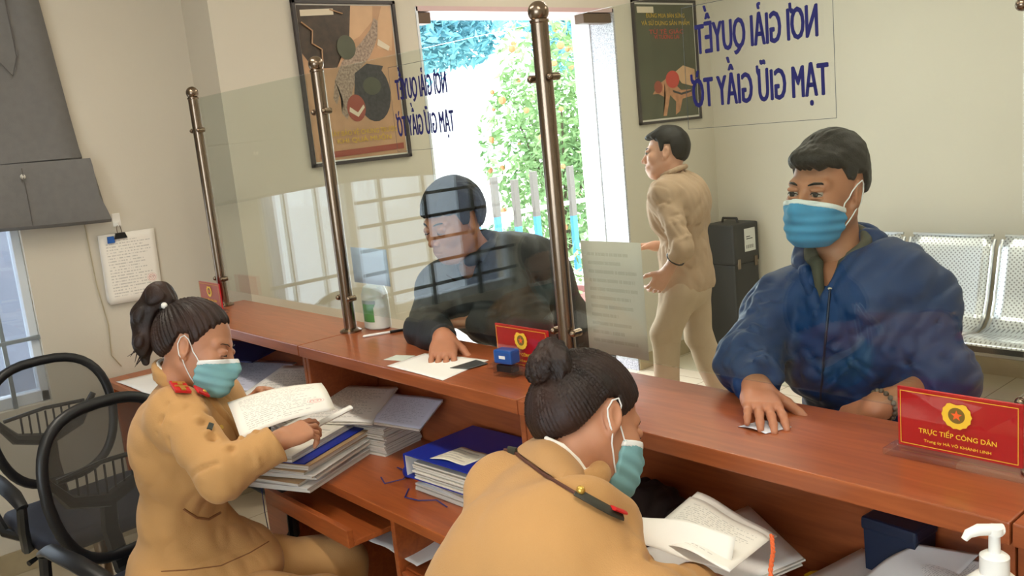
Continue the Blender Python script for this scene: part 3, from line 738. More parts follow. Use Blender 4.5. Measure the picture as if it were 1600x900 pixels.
nt.links.new(tc.outputs['Object'], mp.inputs[0]); nt.links.new(mp.outputs[0], vo.inputs[0]); nt.links.new(vo.outputs[0], rp.inputs[0]); nt.links.new(rp.outputs[0], p.inputs['Base Color'])
bench = empty('waiting_bench', (0, 0, 0), 0, 'perforated steel waiting bench of joined seats against the far wall', 'bench')
for x in (-2.78, -2.27, -1.76, -1.25): seat_shell(x)
MB().box((-3.05, 4.90, .28), (-.98, 4.98, .345), .006).build('beam', BLACK, bench)
for x in (-2.52, -1.5):
    b = MB(); b.box((x - .03, 4.92, .03), (x + .03, 4.97, .29), .004); b.box((x - .03, 4.70, .0), (x + .03, 5.22, .035), .008); b.build('leg', STEELB, bench)
    b = MB(); b.tube([(x, 5.08, .42), (x, 5.06, .60), (x, 4.98, .62), (x, 4.78, .60), (x, 4.74, .56), (x, 4.78, .40)], .014, 8); b.build('armrest', STEELB, bench, True)
# black case in the corner
t = empty('black_case', (-3.82, 5.29, 0), math.radians(-4), 'tall black hard case standing in the corner behind the walking man', 'case')
CASE = mat('black_case_shell', (30, 33, 38), .55, noise=.2, nscale=20)
MB().box((-.13, -.14, .0), (.13, .12, .62), .015).build('body', CASE, t); MB().box((-.135, -.145, .62), (.135, .125, .90), .015).build('lid', CASE, t)
b = MB(); b.tube([(-.07, -.01, .895), (-.06, -.01, .93), (.06, -.01, .93), (.07, -.01, .895)], .010, 8); b.build('handle', BLACK, t, True)
b = MB(); b.box((.134, -.03, .70), (.1365, .085, .86)); o = b.build('shipping_label', mat('label_paper', (225, 225, 222), .7), t)
b = MB()
for k in range(8): b.box((.1365, -.015 + k * .010, .72), (.137, -.011 + k * .010, .745))
b.box((.1365, -.012, .80), (.137, .03, .806)); b.box((.1365, -.012, .785), (.137, .055, .791)); b.build('label_print', BLACK, o)
b = MB(); b.box((.134, -.12, .59), (.146, -.09, .66), .003); b.box((.134, .06, .59), (.146, .09, .66), .003); b.build('latch', STEEL, t)

# ------------------------------------------------------------------ wall posters
def poster(y0, y1, z0, z1, name, lab):
    t = empty(name, (XD, (y0 + y1) / 2, z0), 0, lab, 'poster')
    def bx(a, b2, x0, x1): return (x0, a[0] - (y0 + y1) / 2, a[1] - z0), (x1, b2[0] - (y0 + y1) / 2, b2[1] - z0)
    FR = mat('poster_frame_dark', (58, 52, 52), .35); b = MB(); f = .018
    for a, c in (((y0, z0), (y1, z0 + f)), ((y0, z1 - f), (y1, z1)), ((y0, z0), (y0 + f, z1)), ((y1 - f, z0), (y1, z1))): b.box(*bx(a, c, 0.002, .022), bevel=.002)
    b.build('frame', FR, t); b = MB(); b.box(*bx((y0 + f * .7, z0 + f * .7), (y1 - f * .7, z1 - f * .7), .002, .010)); b.build('mount', mat('poster_white_border', (222, 216, 204), .6), t)
    return t
def flat_art(t, polys, y0, z0, w, h, xo=.0105):
    """polys: list of (material, [(u,v)...], layer)"""
    by = {}
    for k, (m, pts) in enumerate(polys):
        b = MB(); b.verts([(xo + .0003 * k, y0 + u * w - t.location.y, z0 + v * h - t.location.z) for u, v in pts], [tuple(range(len(pts)))]); bmesh.ops.triangulate(b.bm, faces=b.bm.faces)
        b.build('print', m, t, recalc=False)
def circ(cx, cy, r, ar=1, n=22, a0=0, a1=2 * PI): return [(cx + r * math.cos(a0 + (a1 - a0) * k / n), cy + r * ar * math.sin(a0 + (a1 - a0) * k / n)) for k in range(n)]
t1 = poster(2.195, 2.785, 1.608, 2.405, 'framed_poster', 'framed tan poster with a scaly animal picture left of the doorway')
P1 = mat('poster_tan', (190, 148, 112), .45, noise=.15, nscale=9); P2 = mat('poster_dark_brown', (72, 58, 46), .45, noise=.4, nscale=30); P3 = mat('poster_grey_scale', (168, 148, 130), .45, noise=.5, nscale=90, col2=(120, 100, 86)); P4 = mat('poster_charcoal', (62, 60, 62), .45, noise=.4, nscale=60)
P5 = mat('poster_brick', (150, 74, 58), .45); P6 = mat('poster_cream', (214, 200, 176), .45); P7 = mat('poster_yellow_text', (206, 170, 60), .45); P8 = mat('poster_olive', (84, 86, 68), .45, noise=.2, nscale=6)
P9 = mat('poster_light_tan', (206, 166, 128), .45, noise=.1, nscale=9); P10 = mat('poster_red_text', (196, 70, 60), .45); P11 = mat('poster_flesh', (196, 140, 104), .45, noise=.3, nscale=30)
body1 = [(.26, .40), (.30, .52), (.40, .64), (.52, .70), (.63, .76), (.74, .84), (.80, .92), (.84, .90), (.82, .80), (.76, .72), (.70, .66), (.60, .60), (.52, .52), (.47, .44), (.44, .34), (.38, .26), (.33, .30), (.36, .38), (.34, .44), (.29, .36)]
flat_art(t1, [(P1, [(0, 0), (1, 0), (1, 1), (0, 1)]), (P2, [(0, .70), (.10, .60), (.34, .60), (.42, .72), (.52, .80), (.56, 1), (0, 1)]), (P9, [(.50, .76), (.62, .80), (.78, .90), (.80, 1), (.56, 1)]),
    (P3, body1), (P9, [(.80, .72), (.96, .70), (1, .86), (1, 1), (.9, 1), (.84, .90)]), (P4, circ(.70, .42, .19, 1.0)), (P4, [(.48, .40), (.52, .56), (.66, .62), (.84, .60), (.80, .55), (.66, .56), (.56, .48), (.56, .36)]),
    (P8, circ(.69, .47, .10, .6)), (P5, circ(.49, .33, .10, .9)), (P6, [(.41, .31), (.50, .27), (.58, .33), (.57, .35), (.50, .30), (.42, .34)]), (P6, [(.80, .74), (.92, .70), (.94, .73), (.82, .78)]), (P6, [(.03, .93), (.37, .94), (.37, .98), (.03, .97)]), (P5, [(.05, .015), (.97, .03), (.97, .07), (.05, .055)]),
    (P8, circ(.46, .73, .10, .8)) ], 2.22, 1.633, .54, .747)
for k, (s, v) in enumerate((('HÃY BẢO VỆ CHÚNG TRƯỚC', .155), ('KHI QUÁ MUỘN', .105))):
    o = text_mesh(s, P7, t1, (.0165, 2.51 - t1.location.y, 1.633 + .747 * v - t1.location.z), (0, 1, 0), (0, 0, 1), .40 if k == 0 else .32, .025, .012)
b = MB(); r = random.Random(4)
b.tube([(.0165, 2.235 - t1.location.y, 2.30 - t1.location.z), (.0165, 2.29 - t1.location.y, 2.26 - t1.location.z), (.0165, 2.28 - t1.location.y, 2.20 - t1.location.z), (.0165, 2.33 - t1.location.y, 2.17 - t1.location.z), (.0165, 2.32 - t1.location.y, 2.08 - t1.location.z)], .004, 5)
b.tube([(.0165, 2.40 - t1.location.y, 2.36 - t1.location.z), (.0165, 2.47 - t1.location.y, 2.34 - t1.location.z)], .003, 5); b.build('twig_print', P1, t1)
t2 = poster(4.63, 5.285, 1.635, 2.44, 'framed_poster', 'framed dark olive poster on the wall right of the doorway')
flat_art(t2, [(P8, [(0, 0), (1, 0), (1, 1), (0, 1)]), (P11, [(.20, .22), (.30, .30), (.42, .34), (.55, .42), (.60, .40), (.56, .32), (.70, .24), (.88, .24), (.90, .18), (.72, .16), (.66, .05), (.58, .02), (.60, .14), (.50, .20), (.42, .02), (.36, .02), (.42, .18), (.30, .22)]),
    (P9, [(.60, .40), (.76, .46), (.97, .42), (.97, .26), (.72, .30)]), (P10, circ(.56, .34, .12, .65)), (P4, [(.55, .245), (.70, .215), (.90, .235), (.88, .215), (.70, .195), (.56, .225)]), (P5, circ(.30, .28, .07, .8))], 4.66, 1.665, .60, .745)
for k, (s, v, w, mm) in enumerate((('ĐỪNG MUA BÁN SỪNG', .885, .40, P7), ('VÀ SỬ DỤNG SẢN PHẨM', .82, .50, P7), ('TỪ TÊ GIÁC', .745, .36, P10), ('VÌ TƯƠNG LAI', .70, .26, P10))):
    text_mesh(s, mm, t2, (.014, 4.96 - t2.location.y, 1.665 + .745 * v - t2.location.z), (0, 1, 0), (0, 0, 1), w, .028, .015)
b = MB(); b.box((.013, 4.675 - t2.location.y, 2.355 - t2.location.z), (.0135, 4.84 - t2.location.y, 2.395 - t2.location.z)); b.build('logo_strip', P6, t2)
# a framed notice pinned on the left wall
t = empty('notice_sheaf', (XW, 1.36, 1.10), 0, 'sheaf of printed paper clipped together and hung on the left wall', 'paper sheaf')
for k in range(4):
    o = sheet('page' if k < 3 else 'front_page', [(.012 + .003 * k, -.135 + .003 * k, .0 - .006 * k + .01), (.016 + .003 * k, .115, .0 - .004 * k), (.010 + .0025 * k, .125, .31), (.008 + .0025 * k, -.125, .31)], PPRS if k == 3 else PPRP, t, .0008, ripple=.002, seed=k)
b = MB(); b.prism([(-.028, 0), (.028, 0), (.020, .026), (-.020, .026)], lambda u, v, d: (d, -.03 + u, .285 + v), .006, .028); b.build('binder_clip', BLACK, t)
b = MB(); b.prism([(-.016, 0), (.016, 0), (.014, .03), (-.014, .03)], lambda u, v, d: (d, -.075 + u, .27 + v), .018, .026); b.build('blue_clip', mat('blue_clip', (30, 90, 170), .4), t)
b = MB(); b.tube([(.017, -.02, .31), (.017, -.022, .335), (.010, -.028, .352), (.017, -.040, .335), (.017, -.04, .31)], .0018, 6); b.build('wire_loop', STEEL, t, True)
t = empty('wall_hook', (XW, 1.33, 1.45), 0, 'small white adhesive hook above the hung paper sheaf', 'hook')
MB().box((0, -.018, -.01), (.006, .018, .05), .003).build('plate', WHITE, t); b = MB(); b.tube([(.006, 0, .005), (.018, 0, -.006), (.022, 0, .008)], .004, 6); b.build('hook', WHITE, t, True)
# ------------------------------------------------------------------ counter units: raised top, pigeon hole, desk
CT = 1.10; DK = .76
def unit(x0, x1, cx0, label, tray=False, cab=False):
    t = empty('counter_unit', ((x0 + x1) / 2, 1.36, 0), 0, label, 'counter', 'joined wooden counter units'); ox, oy = (x0 + x1) / 2, 1.36; g = .0015
    def B(name, lo, hi, m=WOOD, bev=.003): return MB().box((lo[0] - ox, lo[1] - oy, lo[2]), (hi[0] - ox, hi[1] - oy, hi[2]), bev).build(name, m, t)
    B('counter_top', (cx0 + g, 1.28, CT - .036), (x1 - g, 1.587, CT))
    B('public_panel', (cx0 + g, 1.545, 0), (x1 - g, 1.565, CT - .037))
    B('desk_top', (x0 + g, 1.155, DK - .028), (x1 - g, 1.5435, DK), WOODD)
    B('side_panel', (max(cx0, x0) + g, 1.30, DK + .001), (max(cx0, x0) + .020, 1.544, CT - .037))
    B('side_panel', (x1 - .020, 1.30, DK + .001), (x1 - g, 1.544, CT - .037))
    B('side_panel', (x0 + g, 1.18, 0), (x0 + .020, 1.544, DK - .029), WOODD); B('side_panel', (x1 - .020, 1.18, 0), (x1 - g, 1.544, DK - .029), WOODD)
    if tray:
        B('tray_front', (x0 + .08, 1.065, .665), (x1 - .49, 1.083, .715), WOODD); B('keyboard_tray', (x0 + .08, 1.083, .665), (x1 - .49, 1.40, .680), WOODD); B('divider', (x1 - .46, 1.18, .30), (x1 - .442, 1.544, DK - .029), WOODD)
    if cab:
        B('cabinet_body', (x1 - .44, 1.20, .06), (x1 - .03, 1.53, .575), WOODD); f = B('drawer', (x1 - .435, 1.182, .38), (x1 - .035, 1.20, .57), WOODD); B('drawer', (x1 - .435, 1.182, .10), (x1 - .035, 1.20, .37), WOODD)
        b = MB(); b.tube([(x1 - .29 - ox, 1.182 - oy, .47), (x1 - .29 - ox, 1.16 - oy, .47), (x1 - .18 - ox, 1.16 - oy, .47), (x1 - .18 - ox, 1.182 - oy, .47)], .005, 8); b.build('handle', STEEL, f, True)
    return t
unit(-4.305, -2.595, -3.655, 'end counter unit beside the left wall under the first steel post')
unit(-2.595, -1.54, -2.595, 'counter unit with the keyboard tray and drawers between the two officers', True, True)
unit(-1.54, -.478, -1.54, 'counter unit in front of the man in the blue jacket')
unit(-.478, .60, -.478, 'nearest counter unit at the right edge')

# posts and glass
def post():
    t = empty('glass_post', (0, 1.48, CT), 0, 'x', 'post', 'steel posts holding the counter glass')
    b = MB(); b.lathe([(.036, 0), (.036, .006), (.028, .010), (.0215, .014)], n=24); b.build('base_flange', STEEL, t, True)
    b = MB(); b.lathe([(.0205, .010), (.0205, .842), (.0225, .844), (.0225, .850), (.012, .852)], n=24); b.build('tube', STEEL, t, True)
    b = MB(); b.sphere((0, 0, .868), .0245, 20); b.build('ball_cap', STEEL, t, True)
    for z in (.115, .720):
        for s in (1, -1):
            b = MB(); b.tube([(s * .018, 0, z), (s * .036, 0, z)], .006, 10); b.tube([(s * .034, -.012, z), (s * .034, .012, z)], .0095, 12); b.sphere((s * .034, -.013, z), .008, 10); b.build('glass_clamp', STEEL, t, True)
    return t
p0 = post(); PX = (-3.60, -2.60, -1.565, -.50)
for i, x in enumerate(PX):
    t = p0 if i == 0 else copy_tree(p0); t.location = (x, 1.48, CT)
    t['label'] = ['steel glass post nearest the left wall', 'steel glass post beside the white sanitizer bottle', 'large steel glass post between the black-jacketed man and the walking man', 'steel glass post at the right end of the counter glass'][i]
def pane(x0, x1, label):
    o = box('glass_screen', (x0, 1.477, 1.171), (x1, 1.485, 1.944), GLASS, bevel=.001); tag(o, label, 'glass screen'); 
    return o
ga = pane(-3.566, -2.634, 'clear glass screen between the first two posts from the left wall'); gb = pane(-2.566, -1.599, 'clear glass screen in front of the man in the black jacket'); gc = pane(-1.531, -.534, 'clear glass screen in front of the man in the blue jacket')
def glass_sign(par, x0, x1):
    z0, z1, y = 1.677, 1.912, 1.4758; b = MB(); w = .0009
    for lo, hi in (((x0, z0), (x1, z0 + w)), ((x0, z1 - w), (x1, z1)), ((x0, z0), (x0 + w, z1)), ((x1 - w, z0), (x1, z1))): b.box((lo[0], y - .0004, lo[1]), (hi[0], y, hi[1]))
    b.build('sign_border', LINE, par); w = x1 - x0
    # lettering faces the public, so it reads backwards from the desks
    for s, z, ww in (('NƠI GIẢI QUYẾT', z1 - .092, .81), ('TẠM GIỮ GIẤY TỜ', z0 + .042, .915)):
        o = text_mesh(s, INKB, par, ((x0 + x1) / 2, y - .0004, z), (-1, 0, 0), (0, 0, 1), w * ww, .058, .030, depth=0)
glass_sign(gb, -2.195, -1.905); glass_sign(gc, -1.155, -.834)
# papers taped to the glass
def glass_paper(c, lab, m): o = sheet('taped_notice', [(c[0], 1.4862, c[2]), (c[1], 1.4862, c[2]), (c[1], 1.4862, c[3]), (c[0], 1.4862, c[3])], m, None, .0005, n=4); tag(o, lab, 'paper notice'); return o
NOT = paper_mat('notice_back', (196, 184, 172), (150, 136, 124), 13, .6)
glass_paper((-1.497, -1.312, 1.173, 1.440), 'large greyish notice taped to the glass beside the third post', NOT)
glass_paper((-2.545, -2.335, 1.27, 1.385), 'small bluish paper taped to the glass above the sanitizer bottle', mat('bluish_note', (176, 184, 206), .7))

# red desk signs
def desk_sign(x, y, label, rz=0, text=True):
    t = empty('desk_sign', (x, y, CT), rz, label, 'desk sign', 'red desk signs in clear stands')
    MB().box((-.115, -.032, 0.0005), (.115, .020, .012), .003).build('acrylic_base', ACRYL, t)
    MB().box((-.100, -.004, .013), (.100, -.002, .118)).build('acrylic_front', ACRYL, t)
    pl = MB().box((-.100, -.0015, .013), (.100, .0025, .118), .0005).build('sign_plate', RED, t)
    b = MB(); y0 = -.0042
    for lo, hi in (((-.0945, .0185), (.0945, .0195)), ((-.0945, .1115), (.0945, .1125)), ((-.0945, .0185), (-.0935, .1125)), ((.0935, .0185), (.0945, .1125))): b.box((lo[0], y0 - .0002, lo[1]), (hi[0], y0, hi[1]))
    b.build('gold_border', GOLD, pl)
    # star in a sprigged round badge
    b = MB(); n = 28; pts = []
    for k in range(n):
        a = PI / 2 + 2 * PI * k / n; r = .0225 * (1.0 + .07 * (k % 2)); 
        if abs(k) < 2 or k > n - 2: r *= .80
        pts.append((r * math.cos(a) * 1.02, .083 + r * math.sin(a)))
    b.prism(pts, lambda u, v, d: (u, d, v), y0 - .0004, y0); b.build('badge', GOLD, pl)
    b = MB(); b.prism(circ(0, .083, .0135), lambda u, v, d: (u, d, v), y0 - .0007, y0 - .0003); b.build('badge_disc', mat('badge_olive', (120, 92, 30), .5), pl)
    b = MB(); st = [((.0095 if k % 2 == 0 else .004) * math.cos(PI / 2 + k * PI / 5), .083 + (.0095 if k % 2 == 0 else .004) * math.sin(PI / 2 + k * PI / 5)) for k in range(10)]
    b.prism(st, lambda u, v, d: (u, d, v), y0 - .001, y0 - .0006); b.build('badge_star', mat('badge_orange', (236, 96, 30), .5), pl)
    text_mesh('TRỰC TIẾP CÔNG DÂN', GOLD, pl, (0, y0 - .0003, .0425), (1, 0, 0), (0, 0, 1), .125, .0085, .012)
    text_mesh('Trung úy HÀ VÕ KHÁNH LINH', GOLD, pl, (0, y0 - .0003, .0275), (1, 0, 0), (0, 0, 1), .108, .0050, .008)
    return t
desk_sign(-.624, 1.452, 'red desk sign in a clear stand at the right end of the counter'); desk_sign(-1.702, 1.452, 'red desk sign behind the blue ink stamp'); desk_sign(-3.535, 1.40, 'red desk sign by the left wall behind the first officer')

# counter items
t = empty('ink_stamp', (-1.712, 1.405, CT), math.radians(8), 'blue self-inking stamp on the counter before the middle red sign', 'stamp')
MB().box((-.030, -.018, .034), (.030, .018, .070), .006).build('body', mat('stamp_blue', (26, 78, 150), .35), t)
b = MB(); b.box((-.034, -.020, 0.0005), (.034, .020, .010), .002); b.box((-.034, -.020, .008), (-.028, .020, .040), .002); b.box((.028, -.020, .008), (.034, .020, .040), .002); b.build('frame', ACRYL, t)
MB().box((-.026, -.014, .012), (.026, .014, .030), .002).build('pad', BLACK, t)
MB().box((-.010, -.0185, .048), (.010, -.0180, .056)).build('stamp_label', WHITE, t)
t = empty('sanitizer_jug', (-2.560, 1.562, CT), 0, 'white sanitizer bottle with a green label behind the glass by the second post', 'bottle')
b = MB(); b.lathe([(.044, .0005), (.050, .006), (.050, .075), (.049, .115), (.040, .140), (.018, .152), (.016, .158)], n=28, sx=1.12, sy=.8); b.build('bottle', mat('milky_plastic', (226, 224, 214), .35, sss=.1), t, True)
b = MB(); b.lathe([(.018, .156), (.018, .172), (.014, .174)], n=20); b.build('cap', WHITE, t, True)
b = MB(); b.tube([(.040, .0, .10), (.058, 0, .118), (.05, 0, .142), (.018, 0, .146)], .008, 8); b.build('handle', WHITE, t, True)
b = MB(); n = 8
b.bm.verts.new; pts = [(.0535 * math.cos(a) * 1.0, -.0412 * math.sin(a), 0) for a in np.linspace(.7, 1.9, 10)]
for k in range(9): (x0, y0, _), (x1, y1, _) = pts[k], pts[k + 1]; b.verts([(x0, y0, .028), (x1, y1, .028), (x1, y1, .088), (x0, y0, .088)], [(0, 1, 2, 3)])
o = b.build('label', mat('green_label', (90, 150, 80), .5), t)
b = MB()
for k in range(9): (x0, y0, _), (x1, y1, _) = pts[k], pts[k + 1]; b.verts([(x0 * 1.01, y0 * 1.01, .088), (x1 * 1.01, y1 * 1.01, .088), (x1 * 1.01, y1 * 1.01, .100), (x0 * 1.01, y0 * 1.01, .100)], [(0, 1, 2, 3)])
b.build('label_band', mat('grey_band', (150, 156, 150), .5), t)
def pen(a, b2, m, lab, r=.004, cat='pen'):
    a, b2 = Vector(a), Vector(b2); t = empty('pen', a, 0, lab, cat); d = b2 - a
    x = MB(); x.tube([d * 0, d * .03, d * .65], [r * .3, r, r], 10); x.build('barrel', WHITE, t, True); x = MB(); x.tube([d * .65, d * .98, d], [r * 1.15, r * 1.15, r * .6], 10); x.build('pen_cap', m, t, True); return t
pen((-2.475, 1.448, CT + .0045), (-2.425, 1.575, CT + .0045), BLACK, 'black-capped white pen beside the sanitizer bottle')
def flat_sheet(name, pts, z, m, lab, cat='paper', grp=None, **k):
    o = sheet(name, [(p[0], p[1], (p[2] if len(p) > 2 else z)) for p in pts], m, None, **k); tag(o, lab, cat, grp); return o
flat_sheet('paper_form', [(-2.095, 1.29), (-1.83, 1.285), (-1.875, 1.475), (-2.11, 1.43)], CT + .0012, PPRP, 'white form on the counter under the hand of the black-jacketed man', curl=.001)
flat_sheet('identity_card', [(-2.165, 1.325), (-2.10, 1.345), (-2.115, 1.40), (-2.175, 1.375)], CT + .001, mat('pale_green_card', (206, 212, 200), .5), 'small pale card lying left of the white form on the counter', th=.001)
flat_sheet('licence_card', [(-1.905, 1.365), (-1.85, 1.385), (-1.845, 1.448), (-1.905, 1.455)], CT + .0035, mat('dark_print_card', (70, 72, 72), .4, noise=.4, nscale=60), 'dark printed card lying on the white form near the stamp', th=.001)
flat_sheet('folded_card', [(-1.020, 1.400), (-.955, 1.395), (-.935, 1.452), (-1.000, 1.455)], CT + .002, mat('card_white_blue', (214, 214, 220), .4, noise=.15, nscale=40), 'small white folded card under the hand of the man in blue', curl=.004, th=.001)

# ------------------------------------------------------------------ office chairs
MESHC = bpy.data.materials.new('chair_mesh'); MESHC.use_nodes = True
nt = MESHC.node_tree; L = nt.links; p = nt.nodes['Principled BSDF']; p.inputs['Base Color'].default_value = (*S((84, 80, 74)), 1); p.inputs['Roughness'].default_value = .8
tr = nt.nodes.new('ShaderNodeBsdfTransparent'); mx = nt.nodes.new('ShaderNodeMixShader'); mx.inputs[0].default_value = .55; out = nt.nodes['Material Output']
L.new(tr.outputs[0], mx.inputs[1]); L.new(p.outputs[0], mx.inputs[2]); L.new(mx.outputs[0], out.inputs[0])
def chair():
    """faces +x, origin on the floor"""
    t = empty('office_chair', (0, 0, 0), 0, 'x', 'office chair', 'black mesh office chairs')
    b = MB(); b.box((-.23, -.25, .43), (.25, .25, .50), .035, seg=4); b.build('seat', NAVY, t, True)
    # back frame: rounded loop
    loop = []; n = 40
    for k in range(n + 1):
        a = 2 * PI * k / n; cy = math.copysign(abs(math.cos(a)) ** .7, math.cos(a)) * .225; cz = math.copysign(abs(math.sin(a)) ** .75, math.sin(a)) * .235
        cy *= 1 - .12 * (cz < 0) * (-cz / .235)
        z = .77 + cz; loop.append((-.25 - .05 * ((z - .55) / .45) - .035 * (1 - (cy / .24) ** 2) + .03, cy, z))
    b = MB(); b.tube(loop[:-1] + [loop[0]], .018, 10, cap=False, flat=.8); b.build('back_frame', BLACK, t, True)
    b = MB(); c = b.bm.verts.new((-.29, 0, .77)); rings = [[b.bm.verts.new((-.29 + (x + .29) * f * f if False else (x * f * f + -.305 * (1 - f * f)), y * f, .77 + (z - .77) * f)) for x, y, z in loop[:-1]] for f in (.35, .7, 1)]
    for k in range(n): b.bm.faces.new((c, rings[0][k], rings[0][(k + 1) % n]))
    for r0, r1 in zip(rings, rings[1:]):
        for k in range(n): b.bm.faces.new((r0[k], r1[k], r1[(k + 1) % n], r0[(k + 1) % n]))
    b.build('mesh_back', MESHC, t, True)
    b = MB(); b.tube([(-.335, -.19, .82), (-.345, -.12, .72), (-.35, 0, .68), (-.345, .12, .72), (-.335, .19, .82)], [.012, .022, .026, .022, .012], 8)
    for k in range(7): y = -.09 + k * .03; b.tube([(-.345, y, .69 + abs(y) * .3), (-.335, y, .80)], .004, 6)
    b.tube([(-.335, -.15, .80), (-.34, 0, .81), (-.335, .15, .80)], .008, 6)
    b.build('lumbar_support', BLACK, t, True)
    b = MB(); b.tube([(-.345, 0, .70), (-.37, 0, .58), (-.33, 0, .45), (-.18, 0, .41), (0, 0, .41)], [.028, .03, .03, .028, .03], 8, flat=.6); b.box((-.14, -.10, .385), (.10, .10, .43), .01); b.build('spine', BLACK, t, True)
    for s in (1, -1):
        b = MB(); b.tube([(-.20, s * .285, .66), (-.14, s * .29, .685), (.02, s * .295, .685), (.14, s * .29, .665), (.20, s * .285, .63)], [.018, .026, .028, .027, .020], 10, flat=.62)
        b.tube([(-.19, s * .285, .655), (-.20, s * .29, .56), (-.13, s * .27, .45), (-.02, s * .20, .42)], [.017, .018, .018, .018], 8); b.tube([(.19, s * .285, .63), (.18, s * .29, .55), (.10, s * .27, .45), (-.02, s * .20, .42)], [.017, .018, .018, .018], 8); b.build('armrest', BLACK, t, True)
    b = MB(); b.lathe([(.025, .10), (.025, .40)], n=16); b.build('gas_column', STEEL, t, True)
    b = MB(); b.tube([(.02, -.10, .40), (.06, -.22, .395), (.08, -.27, .39)], [.006, .006, .010], 8); b.build('lever', BLACK, t, True)
    b = MB(); b.lathe([(.04, .07), (.045, .12), (.03, .14)], n=16)
    for k in range(5): a = k * 2 * PI / 5 + .3; b.tube([(0, 0, .11), (.15 * math.cos(a), .15 * math.sin(a), .10), (.30 * math.cos(a), .30 * math.sin(a), .075)], [.026, .022, .014], 8)
    b.build('star_base', BLACK, t, True)
    for k in range(5):
        a = k * 2 * PI / 5 + .3; x, y = .30 * math.cos(a), .30 * math.sin(a); b = MB()
        for s in (-.014, .014): b.tube([(x - math.sin(a) * (s - .007), y + math.cos(a) * (s - .007), .028), (x - math.sin(a) * (s + .007), y + math.cos(a) * (s + .007), .028)], .0275, 14)
        b.tube([(x, y, .028), (x, y, .08)], .008, 6); b.build('caster', BLACK, t, True)
    return t
ch = chair(); ch.location = (-2.61, .81, 0); ch.rotation_euler.z = math.radians(12); ch['label'] = 'black mesh office chair the far officer is sitting on'
c2 = copy_tree(ch); c2.location = (-3.50, .82, 0); c2.rotation_euler.z = math.radians(5); c2['label'] = 'empty black mesh office chair by the left window'
c3 = copy_tree(ch); c3.location = (-.98, .52, 0); c3.rotation_euler.z = math.radians(90); c3['label'] = 'black mesh office chair under the nearer officer'

# ------------------------------------------------------------------ desk clutter
def pile(name, c, ang, w, l, h, label, layers=None, cover=None, topmat=None, cat='file', grp=None, z0=DK, seed=0, tilt=0):
    """a bundle of paper: block of page edges with slightly shifted leaves; w along x, l along y"""
    r = random.Random(seed); t = empty(name, (c[0], c[1], z0 + .0008), math.radians(ang), label, cat, grp)
    n = layers or max(2, int(h / .006)); z = 0; b = MB()
    for k in range(n):
        dz = h / n; dx, dy = r.uniform(-.005, .005), r.uniform(-.005, .005); b.box((-w / 2 + dx, -l / 2 + dy, z), (w / 2 + dx, l / 2 + dy, z + dz * .82), 0); z += dz
    b.build('leaves', PAGE, t)
    if cover: MB().box((-w / 2 - .004, -l / 2 - .004, h - .0005), (w / 2 + .004, l / 2 + .004, h + .0012)).build('cover', cover, t)
    elif topmat: sheet('top_page', [(-w / 2, -l / 2, h + .0006), (w / 2, -l / 2, h + .0006), (w / 2, l / 2, h + .0006), (-w / 2, l / 2, h + .0006)], topmat, t, .0004, ripple=.002, seed=seed)
    if tilt: t.rotation_euler = (math.radians(tilt), 0, math.radians(ang))
    return t
# stack of files under the open document in front of the far officer
G = 'stack of files in front of the far officer'; cx, cy = -2.435, 1.215
zz = DK; lev = ['lowest file of the stack in front of the far officer', 'second file from the bottom of the stack before the far officer', 'third file from the bottom of the stack before the far officer', 'fourth file from the bottom of the stack before the far officer', 'upper brown-covered file just under the blue folder']
for k, (h, cov, dx, a) in enumerate(((.016, PPRP, .0, 24), (.012, MANILA, -.01, 20), (.014, PPRP, .005, 26), (.010, MANILA, -.005, 22), (.014, MANILA, .0, 24))):
    pile('paper_file', (cx + dx, cy + dx), a, .23, .40 - .01 * k, h, lev[k], cover=cov, grp=G, z0=zz, seed=k); zz += h + .0022
t = empty('blue_folder', (cx - .012, cy + .015, zz), math.radians(24), 'flat blue folder under the open document of the far officer', 'folder')
MB().box((-.135, -.20, .0005), (.105, .21, .004), .001).build('cover', BLUEB, t); zf = zz + .005
dd = pile('open_document', (cx - .045, cy - .005), 24, .21, .40, .018, 'thick open document the far officer is reading', topmat=PPRF, z0=zf, seed=9, cat='document')
zt = zf + .021
# page held up by the far officer
hp = sheet('lifted_page', [AT(376, 686, 2.20), AT(524, 640, 2.30), AT(502, 598, 2.36), AT(355, 629, 2.33)], PPRS, None, .0006, curl=.012, bendv=.012, n=12)
tag(hp, 'large printed sheet lifted in the left hand of the far officer', 'paper')
t = empty('rolled_leaves', AT(500, 672, 2.33), 0, 'half-rolled grey-white leaves lying on the open document beside her hand', 'paper'); a = AT(452, 686, 2.28) - t.location; c = AT(548, 637, 2.42) - t.location
b = MB(); b.tube([a, (a + c) / 2, c], .011, 12, cap=False, flat=.6); b.tube([a, (a + c) / 2, c], .0075, 12, cap=True, flat=.6); b.build('roll', PPRP, t, True)
# blue ribbons hanging from the stack
RIB = mat('blue_ribbon', (24, 34, 110), .6)
b = MB(); b.tube([(-2.46, 1.05, .775), (-2.463, 1.036, .75), (-2.462, 1.034, .66), (-2.455, 1.036, .56)], .0025, 6, flat=.5); tag(b.build('tie_ribbon', RIB, None, True), 'dark blue ribbon hanging over the tray edge from the file stack', 'ribbon')
b = MB(); b.tube([(-2.17, 1.27, .763), (-2.12, 1.25, .763), (-2.10, 1.30, .764), (-2.13, 1.34, .764), (-2.19, 1.34, .765)], .0022, 6, flat=.6); tag(b.build('tie_ribbon', RIB, None, True), 'blue ribbon curling on the desk right of the file stack', 'ribbon')
b = MB(); b.tube([(-2.03, 1.27, .763), (-1.99, 1.23, .763), (-1.94, 1.24, .763), (-1.90, 1.27, .764), (-1.84, 1.26, .764)], .0022, 6, flat=.6); tag(b.build('tie_ribbon', RIB, None, True), 'blue ribbon curling in front of the lever-arch binders', 'ribbon')
